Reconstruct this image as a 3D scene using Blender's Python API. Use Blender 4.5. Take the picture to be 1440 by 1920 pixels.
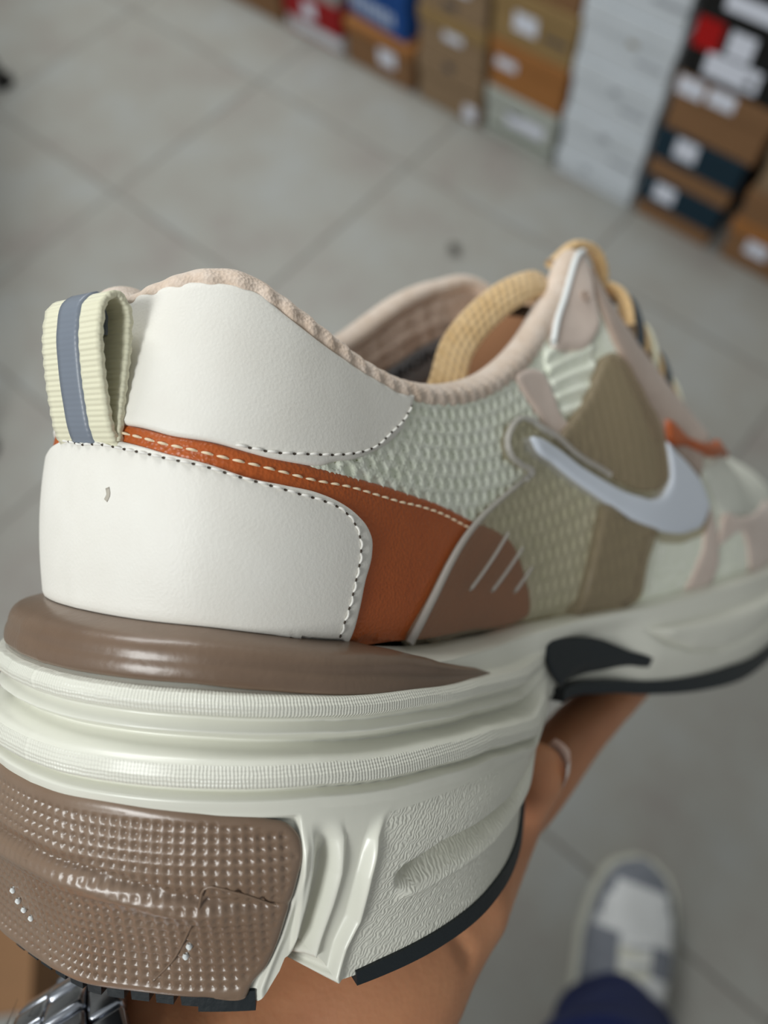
import bpy, bmesh, math, random
import numpy as np
from mathutils import Vector, Matrix
from mathutils.geometry import delaunay_2d_cdt
random.seed(7)
rng=np.random.default_rng(7)
scn=bpy.context.scene
col=scn.collection
for o in list(bpy.data.objects): bpy.data.objects.remove(o)

# ------------------------------------------------------------------ camera
CAMH=1.08
RCW=np.array([[0.7605296582629719,0.5743238695489024,-0.3028972297146056],
              [0.648210685527599,-0.6986244881186585,0.30289722971460553],
              [-0.03765031301659102,-0.42670354752136486,-0.9036075123981844]])   # columns: picture right, picture down, view direction
cd=bpy.data.cameras.new('camera'); cam=bpy.data.objects.new('camera',cd); col.objects.link(cam)
mw=Matrix.Identity(4)
for i in range(3):
    mw[i][0]=RCW[i,0]; mw[i][1]=-RCW[i,1]; mw[i][2]=-RCW[i,2]
mw[2][3]=CAMH
cam.matrix_world=mw
cd.sensor_fit='AUTO'; cd.sensor_width=36.0; cd.lens=27.0
cd.clip_start=0.01; cd.clip_end=50
cd.dof.use_dof=True; cd.dof.focus_distance=0.113; cd.dof.aperture_fstop=10.0
scn.camera=cam

# ------------------------------------------------------------------ light
scn.view_settings.view_transform='Standard'; scn.view_settings.look='None'
scn.view_settings.gamma=1.0; scn.view_settings.use_curve_mapping=False
scn.view_settings.exposure=0.0
w=bpy.data.worlds.new('room_air'); scn.world=w; w.use_nodes=True
w.node_tree.nodes['Background'].inputs[0].default_value=(0.95,0.99,1.0,1)
w.node_tree.nodes['Background'].inputs[1].default_value=0.28
def area(name,loc,target,sx,sy,power,colr):
    l=bpy.data.lights.new(name,'AREA'); l.shape='RECTANGLE'; l.size=sx; l.size_y=sy; l.energy=power; l.color=colr
    o=bpy.data.objects.new(name,l); col.objects.link(o); o.location=loc
    o.rotation_euler=(Vector(target)-Vector(loc)).to_track_quat('-Z','Y').to_euler()
    return o
area('ceiling_light',(-0.12,-1.42,2.48),(-0.02,0.0,1.0),0.9,0.7,40,(0.975,1.0,0.985))
area('ceiling_light',(-1.85,0.90,2.35),(-1.3,0.8,0.0),1.3,0.9,39,(0.98,1.0,0.99))

# ------------------------------------------------------------------ helpers
def srgb(r,g,b):
    f=lambda c:(c/255/12.92) if c/255<=.04045 else ((c/255+.055)/1.055)**2.4
    return (f(r),f(g),f(b),1)
def tag(o,label=None,cat=None,group=None,kind=None):
    if label:o['label']=label
    if cat:o['category']=cat
    if group:o['group']=group
    if kind:o['kind']=kind
    return o
def empty(name,loc=(0,0,0),rotz=0,parent=None):
    o=bpy.data.objects.new(name,None); o.empty_display_size=.05; col.objects.link(o); o.location=loc; o.rotation_euler=(0,0,rotz)
    if parent:o.parent=parent
    return o
def mesh(name,V,Fc,smooth=True):
    m=bpy.data.meshes.new(name); V=np.asarray(V,float)
    m.from_pydata(V.tolist() if len(V) else [],[],[tuple(int(i) for i in f) for f in Fc]); m.update()
    if smooth: m.polygons.foreach_set('use_smooth',np.ones(len(m.polygons),bool))
    return m
def obj(name,m,mat,parent=None,loc=None):
    o=bpy.data.objects.new(name,m); col.objects.link(o)
    if mat and not m.materials: m.materials.append(mat)
    if parent:o.parent=parent
    if loc is not None:o.location=loc
    return o
def flatuv(m,uv):
    l=m.uv_layers.new(name='UVMap'); vi=np.zeros(len(m.loops),np.int32); m.loops.foreach_get('vertex_index',vi)
    l.data.foreach_set('uv',np.asarray(uv,float)[vi].astype(np.float32).ravel())
def fattr(m,name,val):
    a=m.attributes.new(name,'FLOAT','POINT'); a.data.foreach_set('value',np.asarray(val,np.float32))
def gridfaces(n,k,wrap_i=False,wrap_j=False,base=0):
    I=np.arange(n if wrap_i else n-1); J=np.arange(k if wrap_j else k-1)
    a,b=np.meshgrid(I,J,indexing='ij'); a2=(a+1)%n; b2=(b+1)%k
    return (np.stack([a*k+b,a2*k+b,a2*k+b2,a*k+b2],-1).reshape(-1,4)+base)
def orient(V,Fc,out):
    """flip faces so that they look along the out vectors given per vertex"""
    V=np.asarray(V); Fc=np.asarray(Fc)
    n=np.cross(V[Fc[:,1]]-V[Fc[:,0]],V[Fc[:,2]]-V[Fc[:,0]]); s=(n*np.asarray(out)[Fc[:,0]]).sum(1)
    if (s<0).sum()*2>len(Fc): Fc=Fc[:,::-1]
    return Fc
def box_mesh(name,sx,sy,sz,bev=.002,org=(0,0,0)):
    bm=bmesh.new(); bmesh.ops.create_cube(bm,size=1)
    for v in bm.verts: v.co=Vector((v.co.x*sx+org[0],v.co.y*sy+org[1],v.co.z*sz+org[2]))
    if bev: bmesh.ops.bevel(bm,geom=list(bm.edges),offset=bev,segments=2,affect='EDGES',profile=.6)
    m=bpy.data.meshes.new(name); bm.to_mesh(m); bm.free(); return m
def tube(path,rad,seg=12,flat=None,cap=True,twist=None):
    """sweep along points; rad number or per point (a,b): a sideways, b along 'flat' (normal hint per point)"""
    P=np.asarray(path,float); n=len(P); t=np.gradient(P,axis=0); t/=np.linalg.norm(t,axis=1,keepdims=True)+1e-12
    R=np.asarray(rad,float)
    if R.ndim==0: R=np.full((n,2),float(R))
    elif R.ndim==1: R=np.stack([R,R],1)
    if flat is None:
        N=np.zeros((n,3)); u=np.array([0,0,1.]) if abs(t[0][2])<.9 else np.array([1.,0,0])
        u=u-t[0]*(u@t[0]); u/=np.linalg.norm(u)
        for i in range(n):
            u=u-t[i]*(u@t[i]); u/=np.linalg.norm(u)+1e-12; N[i]=u
    else:
        N=np.asarray(flat,float)*np.ones((n,1)); N=N-t*(N*t).sum(1,keepdims=True); N/=np.linalg.norm(N,axis=1,keepdims=True)+1e-12
    B=np.cross(t,N); a=np.linspace(0,2*np.pi,seg,endpoint=False)
    V=P[:,None]+B[:,None]*(np.cos(a)[None,:,None]*R[:,None,0:1])+N[:,None]*(np.sin(a)[None,:,None]*R[:,None,1:2])
    V=V.reshape(-1,3); Fc=[tuple(f) for f in gridfaces(n,seg,wrap_j=True)]
    Fc=[f[::-1] for f in Fc]
    if cap: Fc.append(tuple(range(seg))); Fc.append(tuple(range((n-1)*seg,n*seg))[::-1])
    return V,Fc
def joinparts(L):
    V=[];Fc=[];k=0
    for v,f in L:
        V.append(np.asarray(v,float)); Fc+= [tuple(int(i)+k for i in q) for q in f]; k+=len(v)
    return np.concatenate(V),Fc
def smoothpath(L,n=None,closed=False,step=None):
    A=np.asarray(L,float)
    if closed: A=np.vstack([A,A[:1]])
    d=np.r_[0,np.cumsum(np.linalg.norm(np.diff(A,axis=0),axis=1))]
    if closed: E=np.vstack([A[-2],A,A[1]])
    else: E=np.vstack([2*A[0]-A[1],A,2*A[-1]-A[-2]])
    n=n or max(4,int(d[-1]/step))
    q=np.linspace(0,d[-1],n,endpoint=not closed); i=np.clip(np.searchsorted(d,q,'right')-1,0,len(A)-2); f=((q-d[i])/(d[i+1]-d[i]+1e-12))[:,None]
    # centripetal-like: limit the tangents by the chord lengths
    p0,p1,p2,p3=E[i],E[i+1],E[i+2],E[i+3]; L1=np.linalg.norm(p1-p0,axis=1,keepdims=True)+1e-9; L2=np.linalg.norm(p2-p1,axis=1,keepdims=True)+1e-9; L3=np.linalg.norm(p3-p2,axis=1,keepdims=True)+1e-9
    m1=((p1-p0)/L1*L2+(p2-p1)/L2*L1)/(L1+L2)*L2; m2=((p2-p1)/L2*L3+(p3-p2)/L3*L2)/(L2+L3)*L2
    h=f*f
    return (2*f**3-3*h+1)*p1+(f**3-2*h+f)*m1+(-2*f**3+3*h)*p2+(f**3-h)*m2

# ------------------------------------------------------------------ materials
def mat(name,base,rough=.5,spec=.5,coat=0,coat_rough=.1,sheen=0,metal=0,var=None,varscale=8,bump=None,sss=0,extra=None):
    """procedural principled material: optional noise variation of the colour and a list of bump layers (kind, scale, strength, distance)"""
    m=bpy.data.materials.new(name); m.use_nodes=True; nt=m.node_tree; N=nt.nodes; L=nt.links
    p=N['Principled BSDF']; p.inputs['Base Color'].default_value=base; p.inputs['Roughness'].default_value=rough
    p.inputs['Specular IOR Level'].default_value=spec; p.inputs['Coat Weight'].default_value=coat; p.inputs['Coat Roughness'].default_value=coat_rough
    p.inputs['Sheen Weight'].default_value=sheen; p.inputs['Metallic'].default_value=metal
    if sss:
        p.inputs['Subsurface Weight'].default_value=sss; p.inputs['Subsurface Radius'].default_value=(1,.35,.2); p.inputs['Subsurface Scale'].default_value=.004
    tc=N.new('ShaderNodeTexCoord')
    if var is not None:
        n=N.new('ShaderNodeTexNoise'); n.inputs['Scale'].default_value=varscale; n.inputs['Detail'].default_value=5; n.inputs['Roughness'].default_value=.6
        L.new(tc.outputs['Object'],n.inputs['Vector'])
        r=N.new('ShaderNodeValToRGB'); r.color_ramp.elements[0].position=.32; r.color_ramp.elements[1].position=.68
        r.color_ramp.elements[0].color=base; r.color_ramp.elements[1].color=var
        L.new(n.outputs['Fac'],r.inputs['Fac']); L.new(r.outputs['Color'],p.inputs['Base Color'])
    prev=None
    for b in (bump or []):
        kind,sc,st,dist=b[:4]
        if kind=='noise':
            t=N.new('ShaderNodeTexNoise'); t.inputs['Scale'].default_value=sc; t.inputs['Detail'].default_value=4; out=t.outputs['Fac']; L.new(tc.outputs['Object'],t.inputs['Vector'])
        elif kind=='voronoi':
            t=N.new('ShaderNodeTexVoronoi'); t.inputs['Scale'].default_value=sc; out=t.outputs['Distance']; L.new(tc.outputs['Object'],t.inputs['Vector'])
        elif kind=='waveuv':
            t=N.new('ShaderNodeTexWave'); t.wave_type='BANDS'; t.bands_direction=b[4]; t.inputs['Scale'].default_value=sc
            t.inputs['Distortion'].default_value=b[5] if len(b)>5 else 0; t.inputs['Detail'].default_value=1
            out=t.outputs['Fac']; L.new(tc.outputs['UV'],t.inputs['Vector'])
            if len(b)>6:
                a=N.new('ShaderNodeAttribute'); a.attribute_name=b[6]; mu=N.new('ShaderNodeMath'); mu.operation='MULTIPLY'
                L.new(out,mu.inputs[0]); L.new(a.outputs['Fac'],mu.inputs[1]); out=mu.outputs[0]
        elif kind=='wave':
            t=N.new('ShaderNodeTexWave'); t.wave_type='BANDS'; t.bands_direction=b[4]; t.inputs['Scale'].default_value=sc; t.inputs['Distortion'].default_value=b[5] if len(b)>5 else 0
            out=t.outputs['Fac']; L.new(tc.outputs['Object'],t.inputs['Vector'])
        bp=N.new('ShaderNodeBump'); bp.inputs['Strength'].default_value=st; bp.inputs['Distance'].default_value=dist
        L.new(out,bp.inputs['Height'])
        if prev: L.new(prev.outputs['Normal'],bp.inputs['Normal'])
        prev=bp
    if prev: L.new(prev.outputs['Normal'],p.inputs['Normal'])
    return m
def clear_plastic(name,tint,body,clear):
    """milky see-through plastic: clear share lets the shoe show through tinted, the rest is body colour with a gloss"""
    m=bpy.data.materials.new(name); m.use_nodes=True; nt=m.node_tree; N=nt.nodes; L=nt.links
    p=N['Principled BSDF']; p.inputs['Base Color'].default_value=body; p.inputs['Roughness'].default_value=.28; p.inputs['Specular IOR Level'].default_value=.5
    t=N.new('ShaderNodeBsdfTransparent'); t.inputs['Color'].default_value=tint
    mx=N.new('ShaderNodeMixShader'); mx.inputs[0].default_value=clear
    L.new(p.outputs[0],mx.inputs[1]); L.new(t.outputs[0],mx.inputs[2]); L.new(mx.outputs[0],N['Material Output'].inputs['Surface'])
    return m
M={}
M['leather']=mat('white_leather',srgb(230,228,221),.50,.40,var=srgb(224,221,213),varscale=60,bump=[('noise',2600,.09,.0004),('voronoi',1700,.07,.0003)])
M['tan']=mat('tan_leather',srgb(176,88,36),.36,.45,var=srgb(164,78,28),varscale=80,bump=[('voronoi',1700,.35,.0003),('noise',900,.1,.0003)])
M['knit']=mat('collar_knit',srgb(222,206,192),.85,.2,sheen=.3,var=srgb(206,184,164),varscale=260,bump=[('voronoi',1700,.35,.0005)])
M['lining']=mat('lining_mesh',srgb(212,190,174),.9,.1,var=srgb(190,166,148),varscale=330,bump=[('voronoi',900,.4,.0008)])
M['mesh']=mat('engineered_mesh',srgb(236,239,226),.55,.4,sheen=.2,var=srgb(222,227,208),varscale=300,bump=[('noise',1800,.35,.0005)])
M['meshback']=mat('shaded_backing',srgb(158,162,128),.8,.2)  # olive cloth behind the mesh, its tone also painting shade into the holes
M['suede']=mat('beige_suede',srgb(205,188,176),.85,.2,sheen=.3,var=srgb(192,174,162),varscale=120,bump=[('noise',1500,.2,.0004)])
M['suedeshade']=mat('shaded_suede',srgb(178,158,144),.85,.2,sheen=.2,var=srgb(164,144,130),varscale=120,bump=[('noise',1500,.2,.0004)])  # darker copy of the beige suede, shade at the throat put into its colour
M['white_edge']=mat('white_piping',srgb(228,232,232),.5,.4)
M['swoosh']=mat('silver_white_print',srgb(206,213,224),.35,.5)
M['midsole']=mat('pearl_midsole',srgb(226,226,214),.34,.45,coat=.35,coat_rough=.22,bump=[('waveuv',1.2,.28,.0006,'X',2.0,'ribbed'),('waveuv',1.2,.22,.0006,'Y',2.0,'ribbed'),('waveuv',1.5,.28,.0006,'DIAGONAL',9.0,'contour'),('noise',500,.05,.0006)])
M['brown']=mat('taupe_paint',srgb(122,101,84),.36,.5,coat=.25,coat_rough=.2,var=srgb(108,88,72),varscale=45,bump=[('noise',900,.15,.0004)])
M['vamp']=mat('vamp_fabric',srgb(214,216,206),.7,.3,var=srgb(204,206,196),varscale=200,bump=[('noise',1200,.3,.0006)])
M['insert']=mat('taupe_insert',srgb(132,112,95),.33,.5,coat=.3,coat_rough=.22,var=srgb(120,98,80),varscale=50,bump=[('noise',1200,.12,.0003)])
M['rubber']=mat('black_rubber',srgb(26,34,38),.55,.4,bump=[('noise',700,.25,.0006)])
M['tab']=mat('cream_webbing',srgb(222,219,193),.75,.25,sheen=.2,bump=[('waveuv',1.0,.30,.0005,'Y')])
M['tabstripe']=mat('grey_reflective',srgb(120,128,140),.4,.5,bump=[('waveuv',1.0,.08,.0003,'Y')])
M['thread']=mat('white_thread',srgb(228,226,220),.6,.3)
M['threadtan']=mat('cream_thread',srgb(226,206,176),.6,.3)
M['hole']=mat('needle_hole',srgb(74,66,58),.9,.1)
M['lace']=mat('tan_lace',srgb(222,190,142),.75,.25,sheen=.25,var=srgb(206,170,118),varscale=220,bump=[('waveuv',1.0,.32,.0009,'DIAGONAL'),('waveuv',1.0,.3,.0008,'X')])
M['loop']=mat('slate_loop',srgb(62,72,80),.6,.3)
M['tongue']=mat('tongue_fabric',srgb(190,160,134),.85,.2,var=srgb(172,138,110),varscale=150,bump=[('noise',900,.4,.0008)])
M['tonguein']=mat('tongue_lining',srgb(150,108,78),.9,.15,bump=[('noise',800,.3,.0008)])
M['insole']=mat('insole_foam',srgb(70,74,78),.9,.2,bump=[('noise',700,.3,.0006)])
M['print']=mat('navy_print',srgb(22,26,34),.6,.3)
M['labelgrey']=mat('label_cloth',srgb(140,146,152),.7,.3)
M['strap']=clear_plastic('clear_strap',(.87,.83,.75,1),srgb(172,162,140),.70)
M['strapthick']=clear_plastic('clear_strap_thick',(.85,.79,.69,1),srgb(158,144,122),.58)
M['strapedge']=clear_plastic('clear_strap_edge',(.92,.92,.92,1),srgb(196,192,186),.45)

# ------------------------------------------------------------------ master surfaces of the held shoe
# ---- shoe frame: x forward, y left, z up (design units; SC scales to metres)
UP=np.array([
# C0 x,y,z            C1 x,y,z               k   m   q    b
[.0018,0,.0625,       .0145,-.0005,.1160,   .45,.50,.28,.0],
[.0027,-.008,.0623,   .0160,-.007,.1178,    .45,.50,.28,.0],
[.0053,-.016,.0618,   .0195,-.0135,.1193,   .45,.50,.28,.0004],
[.0105,-.0235,.0608,  .025,-.019,.1188,     .45,.50,.28,.0012],
[.018,-.029,.0587,    .0315,-.0235,.1142,    .42,.50,.28,.0018],
[.028,-.0325,.0558,   .0390,-.0262,.1090,    .40,.50,.28,.0020],
[.040,-.034,.053,     .048,-.028,.1040,      .38,.50,.28,.0020],
[.055,-.0345,.0495,   .060,-.0293,.1004,     .36,.50,.28,.0020],
[.075,-.034,.0465,    .076,-.030,.0998,     .35,.50,.28,.0022],
[.095,-.0345,.044,    .0955,-.0297,.1035,     .35,.50,.28,.0024],
[.115,-.037,.0422,    .1165,-.028,.1125,     .36,.50,.28,.0026],
[.135,-.0415,.0408,   .1365,-.0262,.1275,     .37,.50,.28,.0028],
[.153,-.046,.0396,    .153,-.0248,.142,     .38,.50,.28,.0030],
[.175,-.0505,.039,    .172,-.0262,.1305,    .42,.50,.24,.0030],
[.195,-.0543,.0385,   .191,-.028,.117,      .45,.50,.20,.0030],
[.215,-.0575,.038,    .212,-.029,.102,      .48,.52,.15,.0030],
[.235,-.0593,.037,    .232,-.028,.088,      .52,.56,.08,.0020],
[.26,-.060,.0362,     .25,-.021,.081,       .56,.60,.02,.0010],
[.285,-.0585,.0365,   .28,-.02,.078,        .60,.62,.00,.0],
[.31,-.054,.038,      .31,-.02,.073,        .62,.62,.00,.0],
[.332,-.0455,.041,    .333,-.02,.066,       .64,.62,.00,.0],
[.348,-.034,.0445,    .347,-.02,.057,       .66,.62,.00,.0],
[.356,-.02,.047,      .3555,-.02,.0475,     .66,.62,.00,.0]])
NR=len(UP)-1
def crom(A,s):
    """Catmull-Rom through rows of A, parameter s in row units"""
    A=np.asarray(A,float);n=len(A);s=np.clip(np.asarray(s,float),0,n-1-1e-9)
    i=np.floor(s).astype(int);f=(s-i)[...,None]
    E=np.vstack([2*A[0]-A[1],A,2*A[-1]-A[-2]])
    p0,p1,p2,p3=E[i],E[i+1],E[i+2],E[i+3]
    return .5*((2*p1)+(-p0+p2)*f+(2*p0-5*p1+4*p2-p3)*f*f+(-p0+3*p1-3*p2+p3)*f**3)
def plan_n(A,s):
    """outward plan normal of an x,y row curve (right side)"""
    e=1e-3;a=crom(A,np.maximum(s-e,0));b=crom(A,s+e);t=b-a
    n=np.stack([t[...,1],-t[...,0],0*t[...,0]],-1)   # right of the direction of travel
    n/=np.linalg.norm(n,axis=-1,keepdims=True)+1e-12
    return n
def upper(s,v,UP=UP,sg=1):
    """outer surface of the upper, s in rows 0..NR, v 0 (sole) .. 1 (rim)"""
    s=np.asarray(s,float);v=np.asarray(v,float)
    r=crom(UP,s);c0=r[...,0:3];c1=r[...,3:6];k,m,q,b=(r[...,6+i][...,None] for i in range(4))
    sc=np.clip(s,0.02,NR-.02);n=plan_n(UP[:,0:2],sc)*sg
    h=(c1-c0)[...,2:3];up=np.array([0,0,1.])
    dxy=(c0-c1)*np.array([1,1,0])
    p1=c0+up*k*h+n*b*2;p2=c1+dxy*m-up*q*h+n*b
    v=v[...,None]
    return c0*(1-v)**3+3*p1*v*(1-v)**2+3*p2*v*v*(1-v)+c1*v**3
# ---- sole: same row index as the upper
SO=np.array([ # bottom x,y,z
[-.0086,.0,.0],[-.0072,-.008,.0],[-.0032,-.0165,.0],[.0028,-.0270,.0],[.0120,-.0375,.0],[.0235,-.0447,.0],[.0385,-.0500,.0],[.0545,-.0513,.0],
[.0740,-.0470,.0],[.0930,-.0400,.010],[.113,-.0390,.021],[.134,-.0425,.018],[.153,-.0475,.013],[.175,-.0525,.008],[.196,-.0560,.004],[.217,-.0590,.001],
[.237,-.0610,.0],[.262,-.0620,.0],[.288,-.0605,.001],[.314,-.0560,.004],[.337,-.0470,.009],[.354,-.0350,.014],[.362,-.0200,.018]])
def sstep(a,b,x):
    t=np.clip((np.asarray(x,float)-a)/(b-a),0,1);return t*t*(3-2*t)
def yc(x): return -.020*sstep(.05,.26,x)
UPL=UP.copy()
for i in (1,4): UPL[:,i]=2*yc(UP[:,i-1])-UP[:,i]
for i,c in {7:(.062,.0296,.1025),8:(.082,.0296,.1075),9:(.102,.0280,.1165),10:(.116,.0285,.1235),11:(.133,.0285,.1320),12:(.151,.0275,.1380),13:(.172,.0240,.1410),14:(.191,.0080,.1260),15:(.212,-.0080,.1040),16:(.232,-.0110,.0890)}.items(): UPL[i,3:6]=c
def upper2(s,v):
    s=np.asarray(s,float);P=upper(np.abs(s),v);Q=upper(np.abs(s),v,UPL,-1)
    return np.where((s<0)[...,None],Q,P)
def wall_off(w):
    w=np.asarray(w,float)
    return .0070*np.minimum(1-(1-np.clip(w/.06,0,1))**2,1-sstep(.55,1.0,w)) 
SOL=SO.copy();SOL[:7,:2]=[[-.0086,0],[-.0090,-.010],[-.0086,-.0195],[-.0040,-.0300],[.0065,-.0395],[.0200,-.0460],[.0370,-.0500]]
def wall(s,w,SO=SO):
    s=np.asarray(s,float);w=np.asarray(w,float)
    c0=crom(UP,s)[...,0:3];b=crom(SO,s);n=plan_n(SO[:,0:2],np.clip(s,.02,NR-.02))
    h=sstep(17,22,s)*.5+sstep(8,12,s)*.3
    return c0*(1-w[...,None])+b*w[...,None]+n*(wall_off(w)*(1-h))[...,None]
def wall2(s,w):
    s=np.asarray(s,float);P=wall(np.abs(s),w);M=wall(np.abs(s),w,SOL);M[...,1]=2*yc(M[...,0])-M[...,1]
    return np.where((s<0)[...,None],M,P)
US={
 'heel_top':[(-2.396,0.461),(0.308,0.489),(1.35,0.447),(2.552,0.401),(3.478,0.389),(4.137,0.407),(4.739,0.423),(5.086,0.42),(5.461,0.399),(5.658,0.373),(5.773,0.334),(5.78,0.281),(5.668,0.189),(5.598,0.102),(5.489,0.015),(5.452,0.0)],
 'heel_stitch':[(-1.916,0.436),(-0.508,0.459),(0.561,0.45),(1.589,0.417),(2.561,0.388),(3.26,0.379),(3.92,0.389),(4.368,0.394),(4.84,0.4),(5.14,0.393),(5.354,0.367),(5.498,0.313),(5.506,0.27),(5.445,0.2),(5.37,0.123),(5.272,0.055),(5.199,0.001)],
 'tan_top':[(0.247,0.543),(1.275,0.502),(2.509,0.458),(3.218,0.455),(3.885,0.472),(4.529,0.496),(5.352,0.521),(6.162,0.538),(7.097,0.528),(8.014,0.441),(8.489,0.388),(8.818,0.322),(8.993,0.247),(9.143,0.167),(9.274,0.088),(9.306,0.028)],
 'tan_bot':[(9.062,0.002),(8.015,0.004),(7.261,0.001),(6.695,0.0),(5.437,0.0)],
 'tan_stitch':[(0.35,0.515),(1.317,0.472),(2.274,0.434),(3.011,0.419),(3.9,0.438),(4.587,0.454),(5.35,0.481),(6.38,0.494),(6.818,0.498),(7.265,0.48),(7.625,0.444),(7.847,0.419)],
 'collar_left':[(0.183,0.551),(0.055,0.791),(0.081,0.968)],
 'collar_top':[(0.133,1.0),(1.065,0.993),(1.777,0.981),(2.401,0.972),(2.976,0.97),(3.428,0.974),(3.842,0.961),(4.338,0.952),(4.795,0.95),(5.467,0.955),(6.395,0.958),(6.567,0.953),(7.026,0.957)],
 'collar_right':[(6.966,0.925),(6.814,0.862),(6.584,0.781),(6.264,0.707),(5.897,0.644),(5.406,0.578),(5.028,0.541),(4.824,0.514),(4.341,0.485),(3.976,0.471)],
 'collar_stitch':[(3.306,0.461),(4.058,0.493),(4.571,0.529),(5.027,0.563),(5.479,0.606),(5.917,0.665),(6.326,0.755),(6.612,0.821),(6.883,0.907)],
 'strap_left':[(6.635,0.003),(7.04,0.179),(7.273,0.276),(7.531,0.361),(7.979,0.457),(8.503,0.521),(9.051,0.562),(9.193,0.573)],
 'strap_tail':[(8.929,0.631),(8.753,0.681),(8.733,0.729),(8.869,0.775),(9.099,0.794),(9.353,0.767),(9.574,0.713),(9.914,0.638)],
 'strap_up':[(10.418,0.647),(10.791,0.66),(11.225,0.692),(11.645,0.691),(11.981,0.633),(12.202,0.547),(12.476,0.446)],
 'strap_rt':[(12.95,0.406),(13.416,0.351),(13.648,0.267),(13.552,0.187),(13.054,0.145),(12.404,0.143),(11.926,0.162),(11.814,0.097),(11.76,0.027),(11.464,0.0)],
 'strap_bot':[(10.684,0.0),(9.932,0.0),(8.992,0.003),(7.692,0.0)],
 'leg':[(10.764,0.318),(11.362,0.244),(12.062,0.182),(11.814,0.097),(11.76,0.027),(11.464,0.0),(10.684,0.0),(10.178,0.0),(10.312,0.05),(10.474,0.168)],
 'fan':[(10.418,0.647),(10.791,0.66),(11.225,0.692),(11.645,0.691),(11.981,0.633),(12.202,0.547),(12.476,0.446),(12.448,0.376),(12.418,0.323),(12.205,0.289),(11.899,0.29),(11.358,0.342),(10.758,0.437),(10.244,0.554),(9.99,0.623)],
 'rib1':[(8.53,0.383),(7.699,0.186)],
 'rib2':[(8.861,0.312),(8.177,0.168)],
 'rib3':[(9.082,0.225),(8.711,0.145)],
 'swoosh':[(9.274,0.705),(9.335,0.656),(9.696,0.561),(10.31,0.419),(10.939,0.302),(11.707,0.209),(12.333,0.173),(12.892,0.172),(13.316,0.198),(13.505,0.253),(13.374,0.31),(13.071,0.361),(12.693,0.398),(12.475,0.413),(12.489,0.374),(12.457,0.322),(12.301,0.284),(11.975,0.269),(11.583,0.294),(10.982,0.363),(10.359,0.476),(9.757,0.618),(9.378,0.694)],
 'suede_strip':[(9.396,0.941),(10.059,0.871),(10.159,0.775),(10.223,0.685),(10.38,0.624),(10.089,0.614),(9.691,0.766),(9.488,0.874)],
 'eyestay':[(12.129,1.0),(12.031,0.922),(11.847,0.838),(11.746,0.777),(11.407,0.761),(10.775,0.833),(10.439,0.905),(10.572,0.954),(10.972,0.982),(11.631,0.99)],
 'ribmesh':[(10.274,0.938),(10.775,0.833),(11.394,0.763),(11.315,0.697),(11.022,0.658),(10.521,0.633),(10.249,0.701),(10.193,0.833)],
 'toe_strip':[(13.037,0.341),(13.428,0.318),(13.701,0.268),(13.942,0.203),(14.064,0.123),(14.116,0.066),(13.993,0.0),(13.126,0.0),(13.359,0.067),(13.531,0.126),(13.529,0.2),(13.409,0.263),(13.093,0.311)],
 'toe_rand':[(14.057,0.14),(14.258,0.218),(14.948,0.233),(17.456,0.275),(16.86,0.036),(15.626,0.0),(15.382,0.089),(15.152,0.154)],
 'tan_fore':[(12.748,0.444),(13.484,0.442),(14.388,0.457),(14.159,0.425),(13.403,0.412),(12.797,0.423)],
}
WS={
 'insert_top':[(-0.59,0.457),(0.615,0.435),(1.645,0.431),(2.549,0.44),(3.228,0.45),(3.855,0.463),(4.091,0.481),(4.206,0.512),(4.241,0.555),(4.159,0.637),(4.034,0.737),(3.894,0.844),(3.754,0.915),(3.557,0.972)],
 'frame_ridge':[(4.287,0.55),(4.224,0.623),(4.111,0.722),(3.957,0.837),(3.817,0.913),(3.677,0.989)],
 'scoop':[(4.332,0.548),(4.538,0.493),(4.713,0.484),(4.754,0.538),(4.7,0.646),(4.587,0.748),(4.419,0.87),(4.144,0.891),(3.978,0.901)],
 'notch':[(3.759,1.0),(3.903,0.949),(3.976,0.91),(4.143,0.896),(4.345,0.919),(4.473,0.969),(4.661,1.0)],
 'ridge':[(5.452,0.478),(5.282,0.503),(5.134,0.557),(4.996,0.665),(4.872,0.808),(4.7,0.89),(4.575,0.98)],
 'slot_top':[(5.364,0.697),(5.528,0.674),(6.072,0.645),(6.741,0.651),(7.346,0.654),(7.743,0.637)],
 'slot_bot':[(5.429,0.759),(5.759,0.76),(6.361,0.752),(7.004,0.748),(7.734,0.721)],
 'flank_top':[(5.452,0.478),(5.884,0.474),(6.414,0.481),(7.12,0.495),(7.947,0.517)],
 'flank_bot':[(4.781,0.994),(5.241,0.981),(5.665,0.976),(6.256,0.973),(6.8,0.969),(7.391,0.966),(7.931,0.97),(8.272,1.0)],
 'shank':[(8.744,0.212),(9.231,0.15),(9.947,0.231),(10.61,0.348),(11.286,0.518),(12.195,0.693),(12.237,0.756),(11.422,0.73),(9.976,0.647),(9.057,0.372)],
 'fgroove':[(11.801,0.284),(12.262,0.433),(12.94,0.565),(13.848,0.622),(14.878,0.587),(16.0,0.528)],
 'foutsole':[(8.96,0.378),(10.296,0.861),(11.315,0.872),(12.364,0.85),(13.203,0.822),(13.948,0.763),(14.587,0.715)],
 'leaf_top':[(11.802,0.272),(12.972,0.265),(14.897,0.251),(16.039,0.23)],
}

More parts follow.
